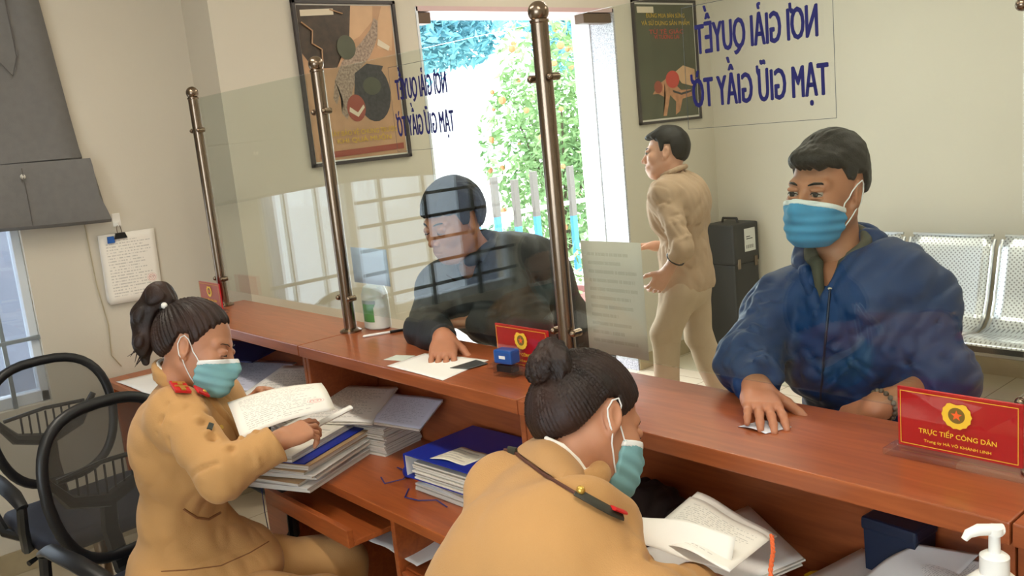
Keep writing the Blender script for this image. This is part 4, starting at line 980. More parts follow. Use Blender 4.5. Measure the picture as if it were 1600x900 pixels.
# lever-arch binders, one on the other
def binder(x, y, z, a, lab, note=False):
    t = empty('lever_binder', (x, y, z), math.radians(a), lab, 'binder', 'blue lever-arch binders'); w, l, h = .285, .26, .066
    # spine on the -x side, open side toward the officers
    MB().box((-w / 2, -l / 2, h - .003), (w / 2, l / 2, h), .001).build('top_cover', BLUEB, t); MB().box((-w / 2, -l / 2, 0), (w / 2, l / 2, .003), .001).build('bottom_cover', BLUEB, t); MB().box((-w / 2, -l / 2, .003), (-w / 2 + .003, l / 2, h - .003), .0005).build('spine', BLUEB, t)
    MB().box((-w / 2 + .0035, -l / 2 + .004, .0035), (-w / 2 + .005, l / 2 - .004, h - .0035)).build('spine_lining', PPRP, t)
    r = random.Random(int(z * 1000)); b = MB(); zz = .004
    for k in range(9): dx, dy = r.uniform(-.012, .012), r.uniform(-.012, .008); b.box((-w / 2 + .03 + abs(dx), -l / 2 + .012 + dy, zz), (w / 2 - .012 + dx, l / 2 - .01, zz + .0042)); zz += .0052
    b.build('papers', PAGE, t)
    if note:
        n = sheet('note', [(-.045, -.115, h + .001), (.075, -.10, h + .0006), (.085, -.015, h + .0006), (-.035, -.01, h + .0006)], paper_mat('note_paper', (232, 226, 206), (50, 50, 60), 7, .6), t, .0005, ripple=.006, seed=2)
    return t
binder(-1.885, 1.397, DK + .046, 4, 'upper blue lever-arch binder with a white note on its cover', True)
pile('loose_file', (-1.88, 1.405), 2, .27, .24, .020, 'crumpled paper file under the two blue binders', z0=DK, seed=21, topmat=PPRP, cat='file')
pile('loose_file', (-1.89, 1.41), -3, .27, .235, .020, 'thin paper file pressed directly below the upper blue binder', z0=DK + .023, seed=22, cover=BLUEB, cat='file')
pile('loose_file', (-1.98, 1.42), 7, .27, .22, .030, 'heap of leaflets on top of the binder toward the counter edge', z0=DK + .116, seed=24, cat='file', topmat=PPRB) if False else None
t = empty('marker_cap', (-2.075, 1.345, DK + .0005), math.radians(12), 'small red plastic holder beside the blue binders', 'pen holder')
MB().box((-.014, -.014, 0), (.014, .014, .075), .004).build('body', mat('red_plastic', (200, 24, 34), .35), t); MB().box((-.015, -.015, .058), (.015, .015, .066), .003).build('band', mat('red_plastic_dark', (150, 16, 26), .35), t)
t = empty('blue_bulb', (-2.105, 1.32, DK), 0, 'small dark blue rubber cap beside the red holder', 'cap'); b = MB(); b.sphere((0, 0, .018), .017, 14, (1, .8, 1.05)); b.build('rubber', mat('blue_rubber', (30, 40, 130), .4), t, True)
# piles in the pigeon holes, leaning on the back panel
def lean(name, x, y, ang, w, l, z_front, z_back, th, m, lab, seed, cat='papers', grp=None):
    """a bundle lying on others, rising toward the counter back"""
    a = math.atan2(z_back - z_front, l); t = empty(name, (x, y, (z_front + z_back) / 2), 0, lab, cat, grp); t.rotation_euler = Euler((a, 0, math.radians(ang)))
    b = MB(); r = random.Random(seed); n = max(2, int(th / .004)); z = 0
    for k in range(n): dx, dy = r.uniform(-.008, .008), r.uniform(-.006, .006); b.box((-w / 2 + dx, -l / 2 + dy, z), (w / 2 + dx, l / 2 + dy, z + th / n * .85)); z += th / n
    b.build('leaves', PAGE, t); sheet('top_page', [(-w / 2, -l / 2, th + .001), (w / 2, -l / 2, th + .001), (w / 2, l / 2, th + .001), (-w / 2, l / 2, th + .001)], m, t, .0004, ripple=.004, seed=seed); return t
GP = 'paper bundles lying under the counter ledge'
pile('paper_bundle', (-3.42, 1.36), 6, .30, .24, .09, 'low paper pile beneath the loose bluish sheets under the ledge', z0=DK, seed=31, grp=GP, topmat=PPRB)
lean('paper_bundle', -3.25, 1.36, 20, .34, .24, .86, .90, .008, PPRB, 'bluish printed sheets fanned under the ledge by the first post', 32, grp=GP)
lean('paper_bundle', -3.42, 1.34, -18, .26, .20, .888, .945, .006, PPRB, 'second fan of bluish sheets nearer the left wall', 33, grp=GP)
t = empty('blue_folder', (-3.30, 1.38, .965), 0, 'dark blue folder lying on the papers deep under the ledge', 'folder'); t.rotation_euler = Euler((.12, 0, .3)); MB().box((-.17, -.09, 0), (.17, .09, .006), .001).build('cover', mat('dark_blue_folder', (16, 22, 70), .5), t)
pile('paper_bundle', (-2.84, 1.39), -4, .27, .24, .10, 'thick pile of white paper under the second post', z0=DK, seed=35, grp=GP, topmat=PPR)
lean('paper_bundle', -2.86, 1.34, 22, .25, .30, .875, .93, .006, PPR, 'white printed sheets on top of the pile under the second post', 36, grp=GP)
pile('paper_bundle', (-2.44, 1.43), 12, .24, .16, .085, 'pile of forms under the ledge between open document and binders', z0=DK, seed=37, grp=GP, topmat=PPR)
lean('paper_bundle', -2.49, 1.375, 30, .26, .20, .862, .92, .008, PPR, 'printed form lying on the pile right of the second post', 38, grp=GP)
lean('paper_bundle', -2.26, 1.445, 14, .20, .13, .86, .92, .008, PPRB, 'grey sheets in the shade left of the blue binders', 39, grp=GP)
MANL = flat_sheet('paper_sheet', [(-4.20, 1.17), (-3.80, 1.18), (-3.78, 1.40), (-4.18, 1.42)], DK + .0012, PPRP, 'white sheet on the desk end beside the left wall', curl=.004)
t = empty('desk_bottle', (-3.95, 1.36, DK), 0, 'dark glass with pens behind the far officer by the wall', 'pen cup'); b = MB(); b.lathe([(.034, .0005), (.036, .10), (.033, .10), (.031, .01)], n=20); b.build('cup', mat('violet_plastic', (70, 66, 96), .3), t, True)
t = empty('ink_bottle', (-2.93, 1.19, DK + .0005), 0, 'small blue bottle beside the elbow of the far officer', 'bottle'); b = MB(); b.lathe([(.018, 0), (.02, .03), (.012, .045), (.010, .055)], n=16); b.build('bottle', mat('blue_bottle', (40, 80, 190), .25), t, True); b = MB(); b.lathe([(.012, .055), (.012, .075)], n=14); b.build('cap', WHITE, t, True)
t = empty('ink_stamp', (-2.70, 1.185, DK + .0005), math.radians(50), 'round rubber stamp with red handle on the desk behind the lifted page', 'stamp'); b = MB(); b.lathe([(.020, 0), (.020, .014), (.010, .022), (.012, .05), (.006, .062)], n=18); b.build('handle', mat('stamp_red', (170, 40, 36), .35), t, True); b = MB(); b.lathe([(.022, 0.0), (.022, .007)], n=18); b.build('ring', STEEL, t, True)
t = empty('ink_stamp', (-2.80, 1.23, DK + .0005), 0, 'round rubber stamp with black handle next to the red-handled one', 'stamp'); b = MB(); b.lathe([(.020, 0), (.020, .014), (.010, .022), (.012, .05), (.006, .062)], n=18); b.build('handle', BLACK, t, True); b = MB(); b.lathe([(.022, 0.0), (.022, .007)], n=18); b.build('ring', STEEL, t, True)
# papers inside the cabinet bay
flat_sheet('paper_sheet', [(-2.20, 1.215), (-1.99, 1.21), (-1.96, 1.40), (-2.19, 1.40)], .585, PPRP, 'white sheets on top of the drawer unit below the desk', ripple=.01, th=.004)
flat_sheet('paper_sheet', [(-2.05, 1.20, .60), (-1.925, 1.20, .595), (-1.92, 1.33, .60), (-2.04, 1.35, .61)], .6, PPRP, 'crumpled white sheet overlapping others below the desk', ripple=.012, seed=3)
# ---- near officer's desk
def Z(px, py, z): return ONZ(px, py, z)
G2 = 'loose papers on the nearer desk'
pile('document_stack', (-1.10, 1.345), -24, .24, .30, .028, 'stack of grey-white documents at the right of the nearer officer', z0=DK, seed=41, grp=G2, topmat=PPRP, cat='document')
lean('document_stack', -1.05, 1.362, -32, .25, .24, .80, .86, .012, PPRP, 'large pale envelope lying on the documents under the counter ledge', 42, 'document', G2)
def curled(name, c, m, lab, up=.03, seed=0, **k):
    o = sheet(name, c, m, None, .0006, n=14, **k); tag(o, lab, 'paper', G2); return o
curled('paper_sheet', [AT(996, 846, 1.47), AT(1140, 893, 1.33), AT(1204, 842, 1.50), AT(1078, 776, 1.66)], PPR, 'printed sheet curling up on the near desk', ripple=.014, seed=2)
curled('paper_sheet', [AT(1010, 838, 1.50), AT(1120, 872, 1.38), AT(1215, 838, 1.60), AT(1090, 768, 1.71)], PPRP, 'second white sheet just beneath the curling printed one', ripple=.010, seed=2)
curled('paper_sheet', [AT(985, 806, 1.50), AT(1150, 838, 1.42), AT(1140, 895, 1.36), AT(990, 850, 1.44)], PPRP, 'folded blank sheet in front of the nearer officer', ripple=.012, seed=4)
curled('paper_sheet', [Z(990, 905, .80), Z(1120, 925, .80), Z(1190, 890, .80), Z(1020, 850, .80)], PPRF, 'printed form under the nearer officer\'s arm', ripple=.003, seed=5)
curled('paper_sheet', [ONY(1345, 903, 1.40), ONY(1432, 850, 1.475), ONY(1532, 866, 1.475), ONY(1470, 925, 1.38)], PPRP, 'top sheet of the grey-white pile behind the hand sanitizer pump', ripple=.006, seed=8)
curled('paper_sheet', [ONY(1395, 915, 1.39), ONY(1470, 868, 1.465), ONY(1560, 880, 1.465), ONY(1510, 935, 1.37)], PPR, 'printed sheet sticking out toward the hand sanitizer pump', ripple=.008, seed=9)
pile('document_stack', (-.74, 1.42), -8, .24, .20, .085, 'grey-white document pile behind the hand sanitizer pump', z0=DK, seed=43, grp=G2, topmat=PPRP, cat='document')
# orange cord, stapler
b = MB(); q = [AT(1206, 836, 1.42), AT(1208, 862, 1.40), AT(1204, 890, 1.36), AT(1206, 930, 1.34)]; ps = []
for k in range(25):
    u = k / 24 * 3; i = min(2, int(u)); f = u - i; ps.append(q[i] * (1 - f) + q[i + 1] * f)
b.tube([p + Vector((.0016 * math.cos(k * 1.6), .0016 * math.sin(k * 1.6), 0)) for k, p in enumerate(ps)], .0026, 6); b.tube([p - Vector((.0016 * math.cos(k * 1.6), .0016 * math.sin(k * 1.6), 0)) for k, p in enumerate(ps)], .0026, 6)
tag(b.build('orange_cord', mat('orange_cord', (214, 96, 44), .7), None, True), 'twisted orange cord tying the papers on the near desk', 'cord')
t = empty('stapler', ONZ(1310, 900, .79), math.radians(52), 'yellow and black stapler on the near desk', 'stapler'); t.location.z = DK + .001
YEL = mat('yellow_plastic', (228, 190, 30), .4)
MB().box((-.065, -.014, 0), (.065, .014, .010), .003).build('base', BLACK, t); b = MB(); b.prism([(-.062, .018), (.066, .012), (.068, .022), (.04, .034), (-.05, .040), (-.064, .034)], lambda u, v, d: (u, d, v), -.012, .012); b.build('arm', YEL, t)
b = MB(); b.box((-.05, -.0125, .012), (.03, .0125, .018), .001); b.build('spring_bay', BLACK, t); b = MB(); b.box((-.060, -.013, .008), (-.045, .013, .03), .003); b.build('hinge', YEL, t)
# hand pump bottle
pb = AT(1554, 894, 1.12); t = empty('pump_bottle', (pb.x, pb.y, DK), math.radians(20), 'white hand sanitizer pump bottle at the bottom right corner', 'bottle')
h = .17
print('PUMP', tuple(round(v, 3) for v in pb))
b = MB(); hb = pb.z - DK; b.lathe([(.036, .0005), (.040, .006), (.040, hb - .035), (.036, hb - .018), (.022, hb - .004), (.016, hb)], n=28); b.build('bottle', WHITE, t, True)
b = MB(); b.lathe([(.017, hb - .002), (.017, hb + .022), (.012, hb + .026), (.007, hb + .027), (.0065, hb + .05), (.010, hb + .051), (.010, hb + .060), (.004, hb + .062)], n=20); b.build('collar', WHITE, t, True)
M3i = Matrix.Rotation(-math.radians(20), 3, 'Z'); d = M3i @ Vector((-.66, -.75, 0)); b = MB(); b.tube([(-.010 * d.x, -.010 * d.y, hb + .056), (d.x * .02, d.y * .02, hb + .058), (d.x * .032, d.y * .032, hb + .054), (d.x * .037, d.y * .037, hb + .047)], [.007, .0075, .006, .004], 10); b.build('nozzle', WHITE, t, True)
# items under the ledge
bx = ONY(1405, 828, 1.50); t = empty('blue_box', (bx.x, 1.50, DK + .0), math.radians(-4), 'dark blue plastic box under the counter ledge at right', 'box')
DB = mat('dark_blue_plastic', (12, 30, 58), .5); b = MB(); b.prism([(-.045, 0), (.045, 0), (.050, .17), (-.050, .17)], lambda u, v, d: (u, d, v), -.035, .035); b.build('body', DB, t); MB().box((-.054, -.039, .165), (.054, .039, .19), .006).build('rim', DB, t)
t = empty('dark_bag', (-1.36, 1.43, DK + .001), math.radians(8), 'dark grey cloth bag under the ledge behind the near officer\'s mask', 'bag')
b = Blob(); b.ell((0, 0, .05), (.13, .085, .055), .02).ell((.05, .01, .09), (.075, .06, .045), .03).d(waves(30, .006, 3)); b.cut(lambda p: -p[..., 2] + .001, .004)
V, Q = b.data(.007); np_mesh('bag_body', [(V, Q, None)], mat('dark_grey_cloth', (52, 44, 48), .8, bump=.3), t)
b = MB(); b.tube([(-.05, -.05, .09), (-.03, -.07, .12), (.03, -.07, .125), (.05, -.05, .11)], .006, 8); b.build('bag_handle', BLACK, t, True)
# ------------------------------------------------------------------ people
Ri, Dn, Aw = Vector(R3[0]), Vector(R3[1]), Vector(R3[2])
def IM(r, d, a): return (Ri * r + Dn * d + Aw * a).normalized()
def lerp(a, b, t): return Vector(a) * (1 - t) + Vector(b) * t
def ringpts(c, F, rx, ry, a0, a1, n=14, tilt=0):
    """arc round the neck; angle 0 = front, F columns fwd/left/up; tilt lifts the back"""
    out = []
    for k in range(n + 1):
        a = math.radians(a0 + (a1 - a0) * k / n); v = Vector((rx * math.cos(a), ry * math.sin(a), -tilt * math.cos(a))); out.append(Vector(c) + F @ v)
    return out
def chain(b, pts, r, k=.008):
    rs = r if isinstance(r, (list, tuple)) else [r] * len(pts)
    for i in range(len(pts) - 1): b.cap(pts[i], pts[i + 1], rs[i], rs[i + 1], k)
def torso_shape(b, J, g=0.0, belly=0.0, fem=False, hem=None, wr=None):
    """J: dict pelvis, waist, chest, neck, shL, shR, ft (facing). g = extra thickness"""
    F = frame(J['ft'], (J['neck'] - J['pelvis']).normalized()); s = .92 if fem else 1.0
    up = (J['neck'] - J['chest']).normalized()
    b.ell(J['pelvis'], (.115 * s + g, .165 * s + g, .12), .03, F)
    b.ell(J['waist'] + F @ Vector((belly * .3, 0, 0)), (.108 * s + g + belly, .142 * s + g + belly * .5, .15), .07, F)
    b.ell(J['chest'], (.116 * s + g, .158 * s + g, .155), .07, F)
    if fem: 
        for q in (1, -1): b.ell(J['chest'] + F @ Vector((.075 + g, q * .065, -.02)), (.055, .058, .06), .05, F)
    if g > 0:
        cc = (J['shL'] + J['shR']) / 2 - up * .075; hw = (J['shL'] - J['shR']).length / 2 - .01; ax = (J['shL'] - J['shR']).normalized(); fx = ax.cross(up).normalized(); Mb = Matrix(((fx.x, ax.x, up.x), (fx.y, ax.y, up.y), (fx.z, ax.z, up.z))); b.u(f_box(cc, (.088 + g, hw, .095), Mb, .07), .10)
    for q, sh in ((1, J['shL']), (-1, J['shR'])):
        b.cap(lerp(J['neck'], sh, .12) - up * .035, sh - up * .012, .052 + g * .5, .052 * s + g * .5, .05)
        b.cap(J['chest'] + F @ Vector((0, q * .08, .04)), sh - up * .03, .075 + g, .055 * s + g, .06)
    return F
def arm_shape(b, sh, el, wr, r, k=.035, end=None):
    b.cap(sh, el, r[0], r[1], k)
    if end == 'cuff': b.u(f_cone(el - (wr - el).normalized() * .0, wr, r[1], r[2], .005), .02); b.u(f_ell(el, (r[1] * 1.03,) * 3), .02)
    else: b.cap(el, wr, r[1], r[2], .02)
def crinkle(b, el, sh, wr, amp=.004, w=.008, n=5, seed=0):
    """creases fanning through the bend of the elbow and down the sleeve"""
    r = random.Random(seed); u = (sh - el).normalized(); v = (wr - el).normalized(); ins = (u + v); ins = ins.normalized() if ins.length > .1 else Vector((0, 0, 1)); side = u.cross(v).normalized() if u.cross(v).length > .05 else Vector((0, 0, 1)).cross(u).normalized()
    for k in range(n):
        t = (k - (n - 1) / 2) / n; c = el + (u * max(0, t) + v * max(0, -t)) * .22 + ins * .02
        a = c + side * .06 + (u + v) * r.uniform(-.01, .03) + ins * .02; e = c - side * .06 + ins * .02 + u * r.uniform(-.03, .03)
        b.d(fold(a, e, w, amp)); b.d(fold(a + u * .016, e + u * .018, w, -amp * .7))
def skin_body(name, J, headM, hands, mat_, female=False, lidded=False, legs=True, vox=.003, hscale=1.0):
    parts = []
    hb = head_blob(headM.inverted() @ (J['neck'] - (J['neck'] - J['chest']).normalized() * .03), female, lidded)
    V, Q = hb.data(vox); parts.append((V, Q, headM))
    b = Blob(); torso_shape(b, J, -.02, fem=female)
    for s in ('L', 'R'):
        arm_shape(b, J['sh' + s], J['el' + s], J['wr' + s], (.040, .034, .024))
        if legs: b.cap(J['hip' + s], J['kn' + s], .065, .045, .03).cap(J['kn' + s], J['an' + s], .045, .032, .02)
    V, Q = b.data(.011); parts.append((V, Q, None))
    parts += hands
    o = np_mesh(name, parts, mat_, None, J['base']); o.location = J['base']; return o
def sub_mesh(name, blob, h, m, root, J, M=None):
    V, Q = blob.data(h); return np_mesh(name, [(V, Q, M)], m, root, J['base'])
def trousers(J, m, root, r=(.088, .066, .052), fem=False, wv=.004):
    b = Blob(); F = frame(J['ft']); b.ell(J['pelvis'] - F @ Vector((0, 0, .02)), (.115, .155, .11), .04, F)
    for s in ('L', 'R'): b.cap(J['hip' + s], J['kn' + s], r[0], r[1], .05); b.cap(J['kn' + s], J['an' + s] + (J['kn' + s] - J['an' + s]).normalized() * .03, r[1], r[2], .02)
    b.d(waves(14, wv * .6, 5)); return sub_mesh('trousers', b, .009, m, root, J)
def shoes(J, root, m):
    for s in ('L', 'R'):
        a = J['an' + s]; f = Vector((J['ft'].x, J['ft'].y, 0)).normalized(); f = J.get('sf' + s, f); c = Vector((a.x, a.y, 0)); z = max(0, a.z - .09)
        b = Blob(); F = frame(f); b.ell(c + f * .06 + Vector((0, 0, z + .035)), (.13, .045, .038), .02, F); b.ell(c + Vector((0, 0, z + .055)), (.055, .040, .05), .03, F)
        lim = z + .002; b.cut(lambda p, l=lim: l - p[..., 2], .003); sub_mesh('shoe', b, .006, m, root, J)
def local_tube(name, pts, r, m, root, J, n=8, flat=1.0):
    o = Vector(J['base']); b = MB(); b.tube([Vector(p) - o for p in pts], r, n, flat=flat); return b.build(name, m, root, True)
def hair_blob_short(top=.012, side=.007, xs=None, zs=None, seed=1, amp=.0022):
    b = Blob(); b.ell((-.016, 0, .042), (.099 + side, .076 + side, .088 + top), .01)
    XS = xs or [-.13, -.06, -.04, -.030, -.002, .004, .018, .028, .050, .075, .13]; ZS = zs or [-.050, -.045, -.02, .030, .032, -.004, -.004, .044, .062, .072, .076]
    b.cut(hair_cut(XS, ZS), .006); b.d(taper(XS, ZS, .008, .02)) # [-.13, -.06, -.04, -.030, -.002, .004, .018, .028, .050, .075, .13], zs or [-.050, -.045, -.02, .030, .032, -.004, -.004, .044, .062, .072, .076]), .006)
    K = np.random.default_rng(seed).normal(size=(6, 3)) * np.array([90, 260, 120])
    def g(p):
        v = 0
        for k in K: v = v + np.sin(p @ k + 3 * np.sin(p @ (k * .13)))
        return amp * v / 6
    b.d(g); return b

def lines(amp, f=420, g=24): return lambda p: amp * np.sin(p[..., 1] * f + 2.2 * np.sin(p[..., 2] * g) + 1.5 * np.sin(p[..., 0] * 35))
from mathutils.bvhtree import BVHTree
class Skin:
    def __init__(s, o, base): s.t = BVHTree.FromPolygons([v.co[:] for v in o.data.vertices], [p.vertices[:] for p in o.data.polygons]); s.e = EYE - Vector(base); s.base = Vector(base)
    def hit(s, px, py, off=.002):
        r = Vector(R3.T @ np.array([(px - 800) / FPX, (py - 450) / FPX, 1.0])).normalized(); h = s.t.ray_cast(s.e, r)
        if h[0] is None: print('MISS', px, py); n = s.t.find_nearest(s.e + r * 1.8); return n[0] + s.base, n[1]
        return h[0] + h[1] * off + s.base, h[1]
    def line(s, pts, off=.002, m=5):
        out = []
        for (x0, y0), (x1, y1) in zip(pts, pts[1:]):
            for k in range(m): t = k / m; out.append(s.hit(x0 + (x1 - x0) * t, y0 + (y1 - y0) * t, off)[0])
        out.append(s.hit(*pts[-1], off)[0]); return out
def patch(name, sk, c, c2, w, h, d, m, par, J, off=.003, bev=.0015):
    """small plate sewn on the cloth at c, its long side toward c2"""
    P, N = sk.hit(*c, off); Q, _ = sk.hit(*c2, off); X = (Q - P); X = (X - N * X.dot(N)).normalized(); U = N.cross(X)
    Mx = Matrix(((X.x, U.x, N.x), (X.y, U.y, N.y), (X.z, U.z, N.z))).to_4x4(); Mx.translation = P - Vector(J['base'])
    return MB().box((-w / 2, -h / 2, -d / 2), (w / 2, h / 2, d / 2), bev).build(name, m, par, False, Mx), Mx
# ================= far officer, seated in profile, reading
J = dict(ft=Vector((.70, .71, 0)))
J['pelvis'] = Vector((-2.425, .76, .60)); J['waist'] = Vector((-2.41, .78, .76)); J['chest'] = Vector((-2.385, .815, .965)); J['neck'] = AT(287, 597, 2.38)
J['shR'] = AT(276, 645, 2.27); J['shL'] = AT(335, 622, 2.54)
J['elR'] = AT(345, 742, 2.14); J['wrR'] = AT(432, 690, 2.19); J['elL'] = AT(385, 700, 2.60); J['wrL'] = AT(398, 628, 2.58)
F = frame(J['ft'])
for s, q in (('L', 1), ('R', -1)):
    J['hip' + s] = J['pelvis'] + F @ Vector((.02, q * .085, -.03)); J['kn' + s] = J['hip' + s] + F @ Vector((.40, q * .03, -.0)); J['kn' + s].z = .54; J['an' + s] = J['kn' + s] + Vector((-.02, -.02, -.45))
J['base'] = Vector((-2.44, .74, 0)); print('W1', {k: tuple(round(c, 2) for c in v) for k, v in J.items()})
HM = mtx(IM(.965, .24, -.03), IM(.22, -.97, .06), AT(308, 545, 2.36)) @ Matrix.Scale(.94, 4)
hR = make_hand(J['wrR'] + (AT(497, 662, 2.26) - J['wrR']).normalized() * .005, AT(497, 664, 2.27) - J['wrR'], IM(.1, -.86, -.50), True, J['elR'], curls=((.15, .35, .3), (.35, .6, .4), (.6, .8, .5), (.7, .8, .5)), thumb=(.35, .5), female=True, scale=.95)
hL = make_hand(J['wrL'], AT(430, 600, 2.50) - J['wrL'], IM(0, -1, .3), False, J['elL'], curls=((.5, .8, .5),) * 4, thumb=(.3, .5), female=True, scale=.92)
root = skin_body('person', J, HM, [hR, hL], SKINF, True, True)
tag(root, 'woman officer in tan uniform and teal mask seated in profile, reading a lifted page', 'person')
b = Blob(); F = torso_shape(b, J, .012, fem=True)
b.ell(J['pelvis'] + F @ Vector((.03, 0, .0)), (.165, .185, .12), .06, F); b.ell(J['pelvis'] + F @ Vector((.12, 0, .00)), (.16, .175, .085), .10, F)
arm_shape(b, J['shR'], J['elR'], J['wrR'], (.066, .058, .043), .03, 'cuff'); arm_shape(b, J['shL'], J['elL'], J['wrL'], (.064, .054, .043), .03, 'cuff')
b.sub(f_cap(J['neck'] - (J['neck'] - J['chest']) * .05, J['neck'] + Vector((.02, .02, .12)), .052, .062), .006)
b.sub(f_cap(J['neck'] + F @ Vector((.06, 0, -.0)), J['neck'] + F @ Vector((.17, 0, -.10)), .035, .012), .01)
b.sub(f_cap(J['wrR'] + (J['elR'] - J['wrR']).normalized() * .012, J['wrR'] + (J['wrR'] - J['elR']).normalized() * .03, .029, .031), .003)
crinkle(b, J['elR'], J['shR'], J['wrR'], .010, .009, 6, 3); b.d(waves(11, .0030, 4)); b.d(waves(30, .0014, 9))
q = J['shR']; b.d(fold(q + F @ Vector((.06, -.03, -.02)), q + F @ Vector((.03, -.045, -.14)), .008, .006)); b.d(fold(q + F @ Vector((-.06, -.03, .0)), q + F @ Vector((-.04, -.05, -.10)), .009, .005))
creases(b, J['shR'], J['elR'], .062, 16, 11, .0045, .0065); creases(b, J['elR'], J['wrR'], .052, 10, 12, .003, .006); creases(b, J['chest'], J['waist'], .15, 16, 13, .004, .009, .10)
for k in range(3): b.d(fold(J['waist'] + F @ Vector((-.05 + .02 * k, -.17, .04 - .05 * k)), J['waist'] + F @ Vector((.10, -.14, .07 - .05 * k)), .012, .005))
jk = sub_mesh('jacket', b, .0065, TAN, root, J); SK = Skin(jk, J['base'])
# collar, shirt edge, epaulette, tab, badge, pocket, buttons
b = Blob(); chain(b, ringpts(J['neck'] + F @ Vector((.0, 0, .012)), F, .058, .060, 35, 325, 16, .022), .013, .006); chain(b, ringpts(J['neck'] + F @ Vector((-.004, 0, .030)), F, .056, .056, 50, 310, 16, .024), .009, .012); b.cap(J['neck'] + F @ Vector((.055, -.040, -.01)), J['neck'] + F @ Vector((.135, -.020, -.15)), .020, .010, .01); b.cap(J['neck'] + F @ Vector((.055, .040, -.01)), J['neck'] + F @ Vector((.135, .025, -.15)), .020, .010, .01)
sub_mesh('collar', b, .005, TAN, root, J)
local_tube('shirt_collar', ringpts(J['neck'] + F @ Vector((.0, 0, .038)), F, .054, .054, 30, 330, 16, .024), .005, mat('white_shirt', (236, 230, 220), .7), root, J, 8)
def plate(name, c, x, u, w, h, d, m, par, J, bev=.002):
    X = Vector(x).normalized(); U = Vector(u); U = (U - X * U.dot(X)).normalized(); N = X.cross(U)
    Mx = Matrix(((X.x, U.x, N.x), (X.y, U.y, N.y), (X.z, U.z, N.z))).to_4x4(); Mx.translation = Vector(c) - Vector(J['base'])
    return MB().box((-w / 2, -h / 2, -d / 2), (w / 2, h / 2, d / 2), bev).build(name, m, par, False, Mx), Mx
o, Mx = patch('epaulette', SK, (281, 607), (286, 619), .056, .040, .007, REDT, root, J, .004)
b = MB()
for dx in (-.018, .004): b.box((dx - .003, -.016, .003), (dx + .003, .016, .006), .001)
for dx in (-.007, .012, .022): b.box((dx - .006, -.006, .004), (dx + .006, .006, .008), .002)
b.build('gold_stripes', GOLDM, o, False, Mx)
o, Mx = patch('collar_tab', SK, (311, 616), (320, 626), .044, .026, .006, REDT, root, J, .010)
b = MB(); b.sphere((.008, 0, .004), .006, 10, (1, 1, .5)); b.build('tab_star', GOLDM, o, True, Mx)
o, Mx = patch('name_badge', SK, (328, 668), (332, 655), .030, .013, .005, mat('dark_badge', (50, 54, 50), .3, .3), root, J)
for q in ((345, 668),):
    P, N = SK.hit(*q, .001); local_tube('button', [P, P + N * .003], .006, GOLDM, root, J, 12)
local_tube('pocket_flap', SK.line([(287, 795), (308, 809), (326, 811), (344, 801)], .001), .0035, mat('brown_seam', (130, 84, 46), .8), root, J, 6)
local_tube('hem_seam', SK.line([(252, 893), (300, 890), (345, 884), (390, 864), (420, 846)], .0, 6), .0018, mat('brown_seam', (130, 84, 46), .8), root, J, 6)
trousers(J, TAN, root, fem=True); shoes(J, root, BLACK)
# hair: pulled up into a looped ponytail
bc = (-.088, 0, .070)
b = Blob(); b.ell((-.020, 0, .040), (.104, .083, .098), .01); b.ell((-.07, 0, .02), (.05, .06, .07), .04)
b.cut(hair_cut([-.13, -.085, -.05, -.03, -.006, .004, .018, .032, .048, .062, .078, .13], [-.060, -.055, -.03, .026, .030, .000, .012, .040, .064, .080, .090, .095]), .006); b.d(taper([-.13, -.085, -.05, -.03, -.006, .004, .018, .032, .048, .062, .078, .13], [-.060, -.055, -.03, .026, .030, .000, .012, .040, .064, .080, .090, .095]))
b.d(strands(bc, (-.6, 0, .8), 90, .0022, 3)); hr = sub_mesh('hair', b, .0032, HAIRB, root, J, HM)
b = Blob(); b.cap((-.095, 0, .095), (-.140, 0, .115), .022, .036, .02).cap((-.140, 0, .115), (-.165, 0, .055), .038, .034, .02).cap((-.165, 0, .055), (-.150, 0, -.02), .034, .026, .02).cap((-.150, 0, -.02), (-.128, 0, -.07), .024, .010, .02)
b.d(lines(.0016)); b.d(waves(40, .0015, 2))
pt = sub_mesh('ponytail', b, .0035, HAIRB, hr, J, HM)
r = random.Random(3)
for k in range(9):
    p0 = HM @ Vector((-.145 + r.uniform(-.02, .02), r.uniform(-.02, .02), -.02)); p2 = HM @ Vector((-.150 + r.uniform(-.035, .03), r.uniform(-.03, .03), -.085 + r.uniform(-.02, .02))); local_tube('loose_strand', [p0, (p0 + p2) / 2 + Vector((r.uniform(-.01, .01), 0, 0)), p2], [.003, .002, .0005], HAIRB, hr, J, 5)
b = Blob(); chain(b, [Vector((-.112 + .020 * math.cos(a) * .3, .026 * math.cos(a), .100 + .026 * math.sin(a))) for a in np.linspace(0, 6.28, 13)], .007, .004); sub_mesh('hair_tie', b, .003, BLACK, hr, J, HM)
b = MB(); b.sphere(HM @ Vector((-.108, -.032, .095)) - J['base'], .0085, 12); b.build('pearl', WHITE, hr, True)
add_mask(root, HM, MASKT, J['base'], True); add_eyes(root, HM, J['base'], True, HAIRB)

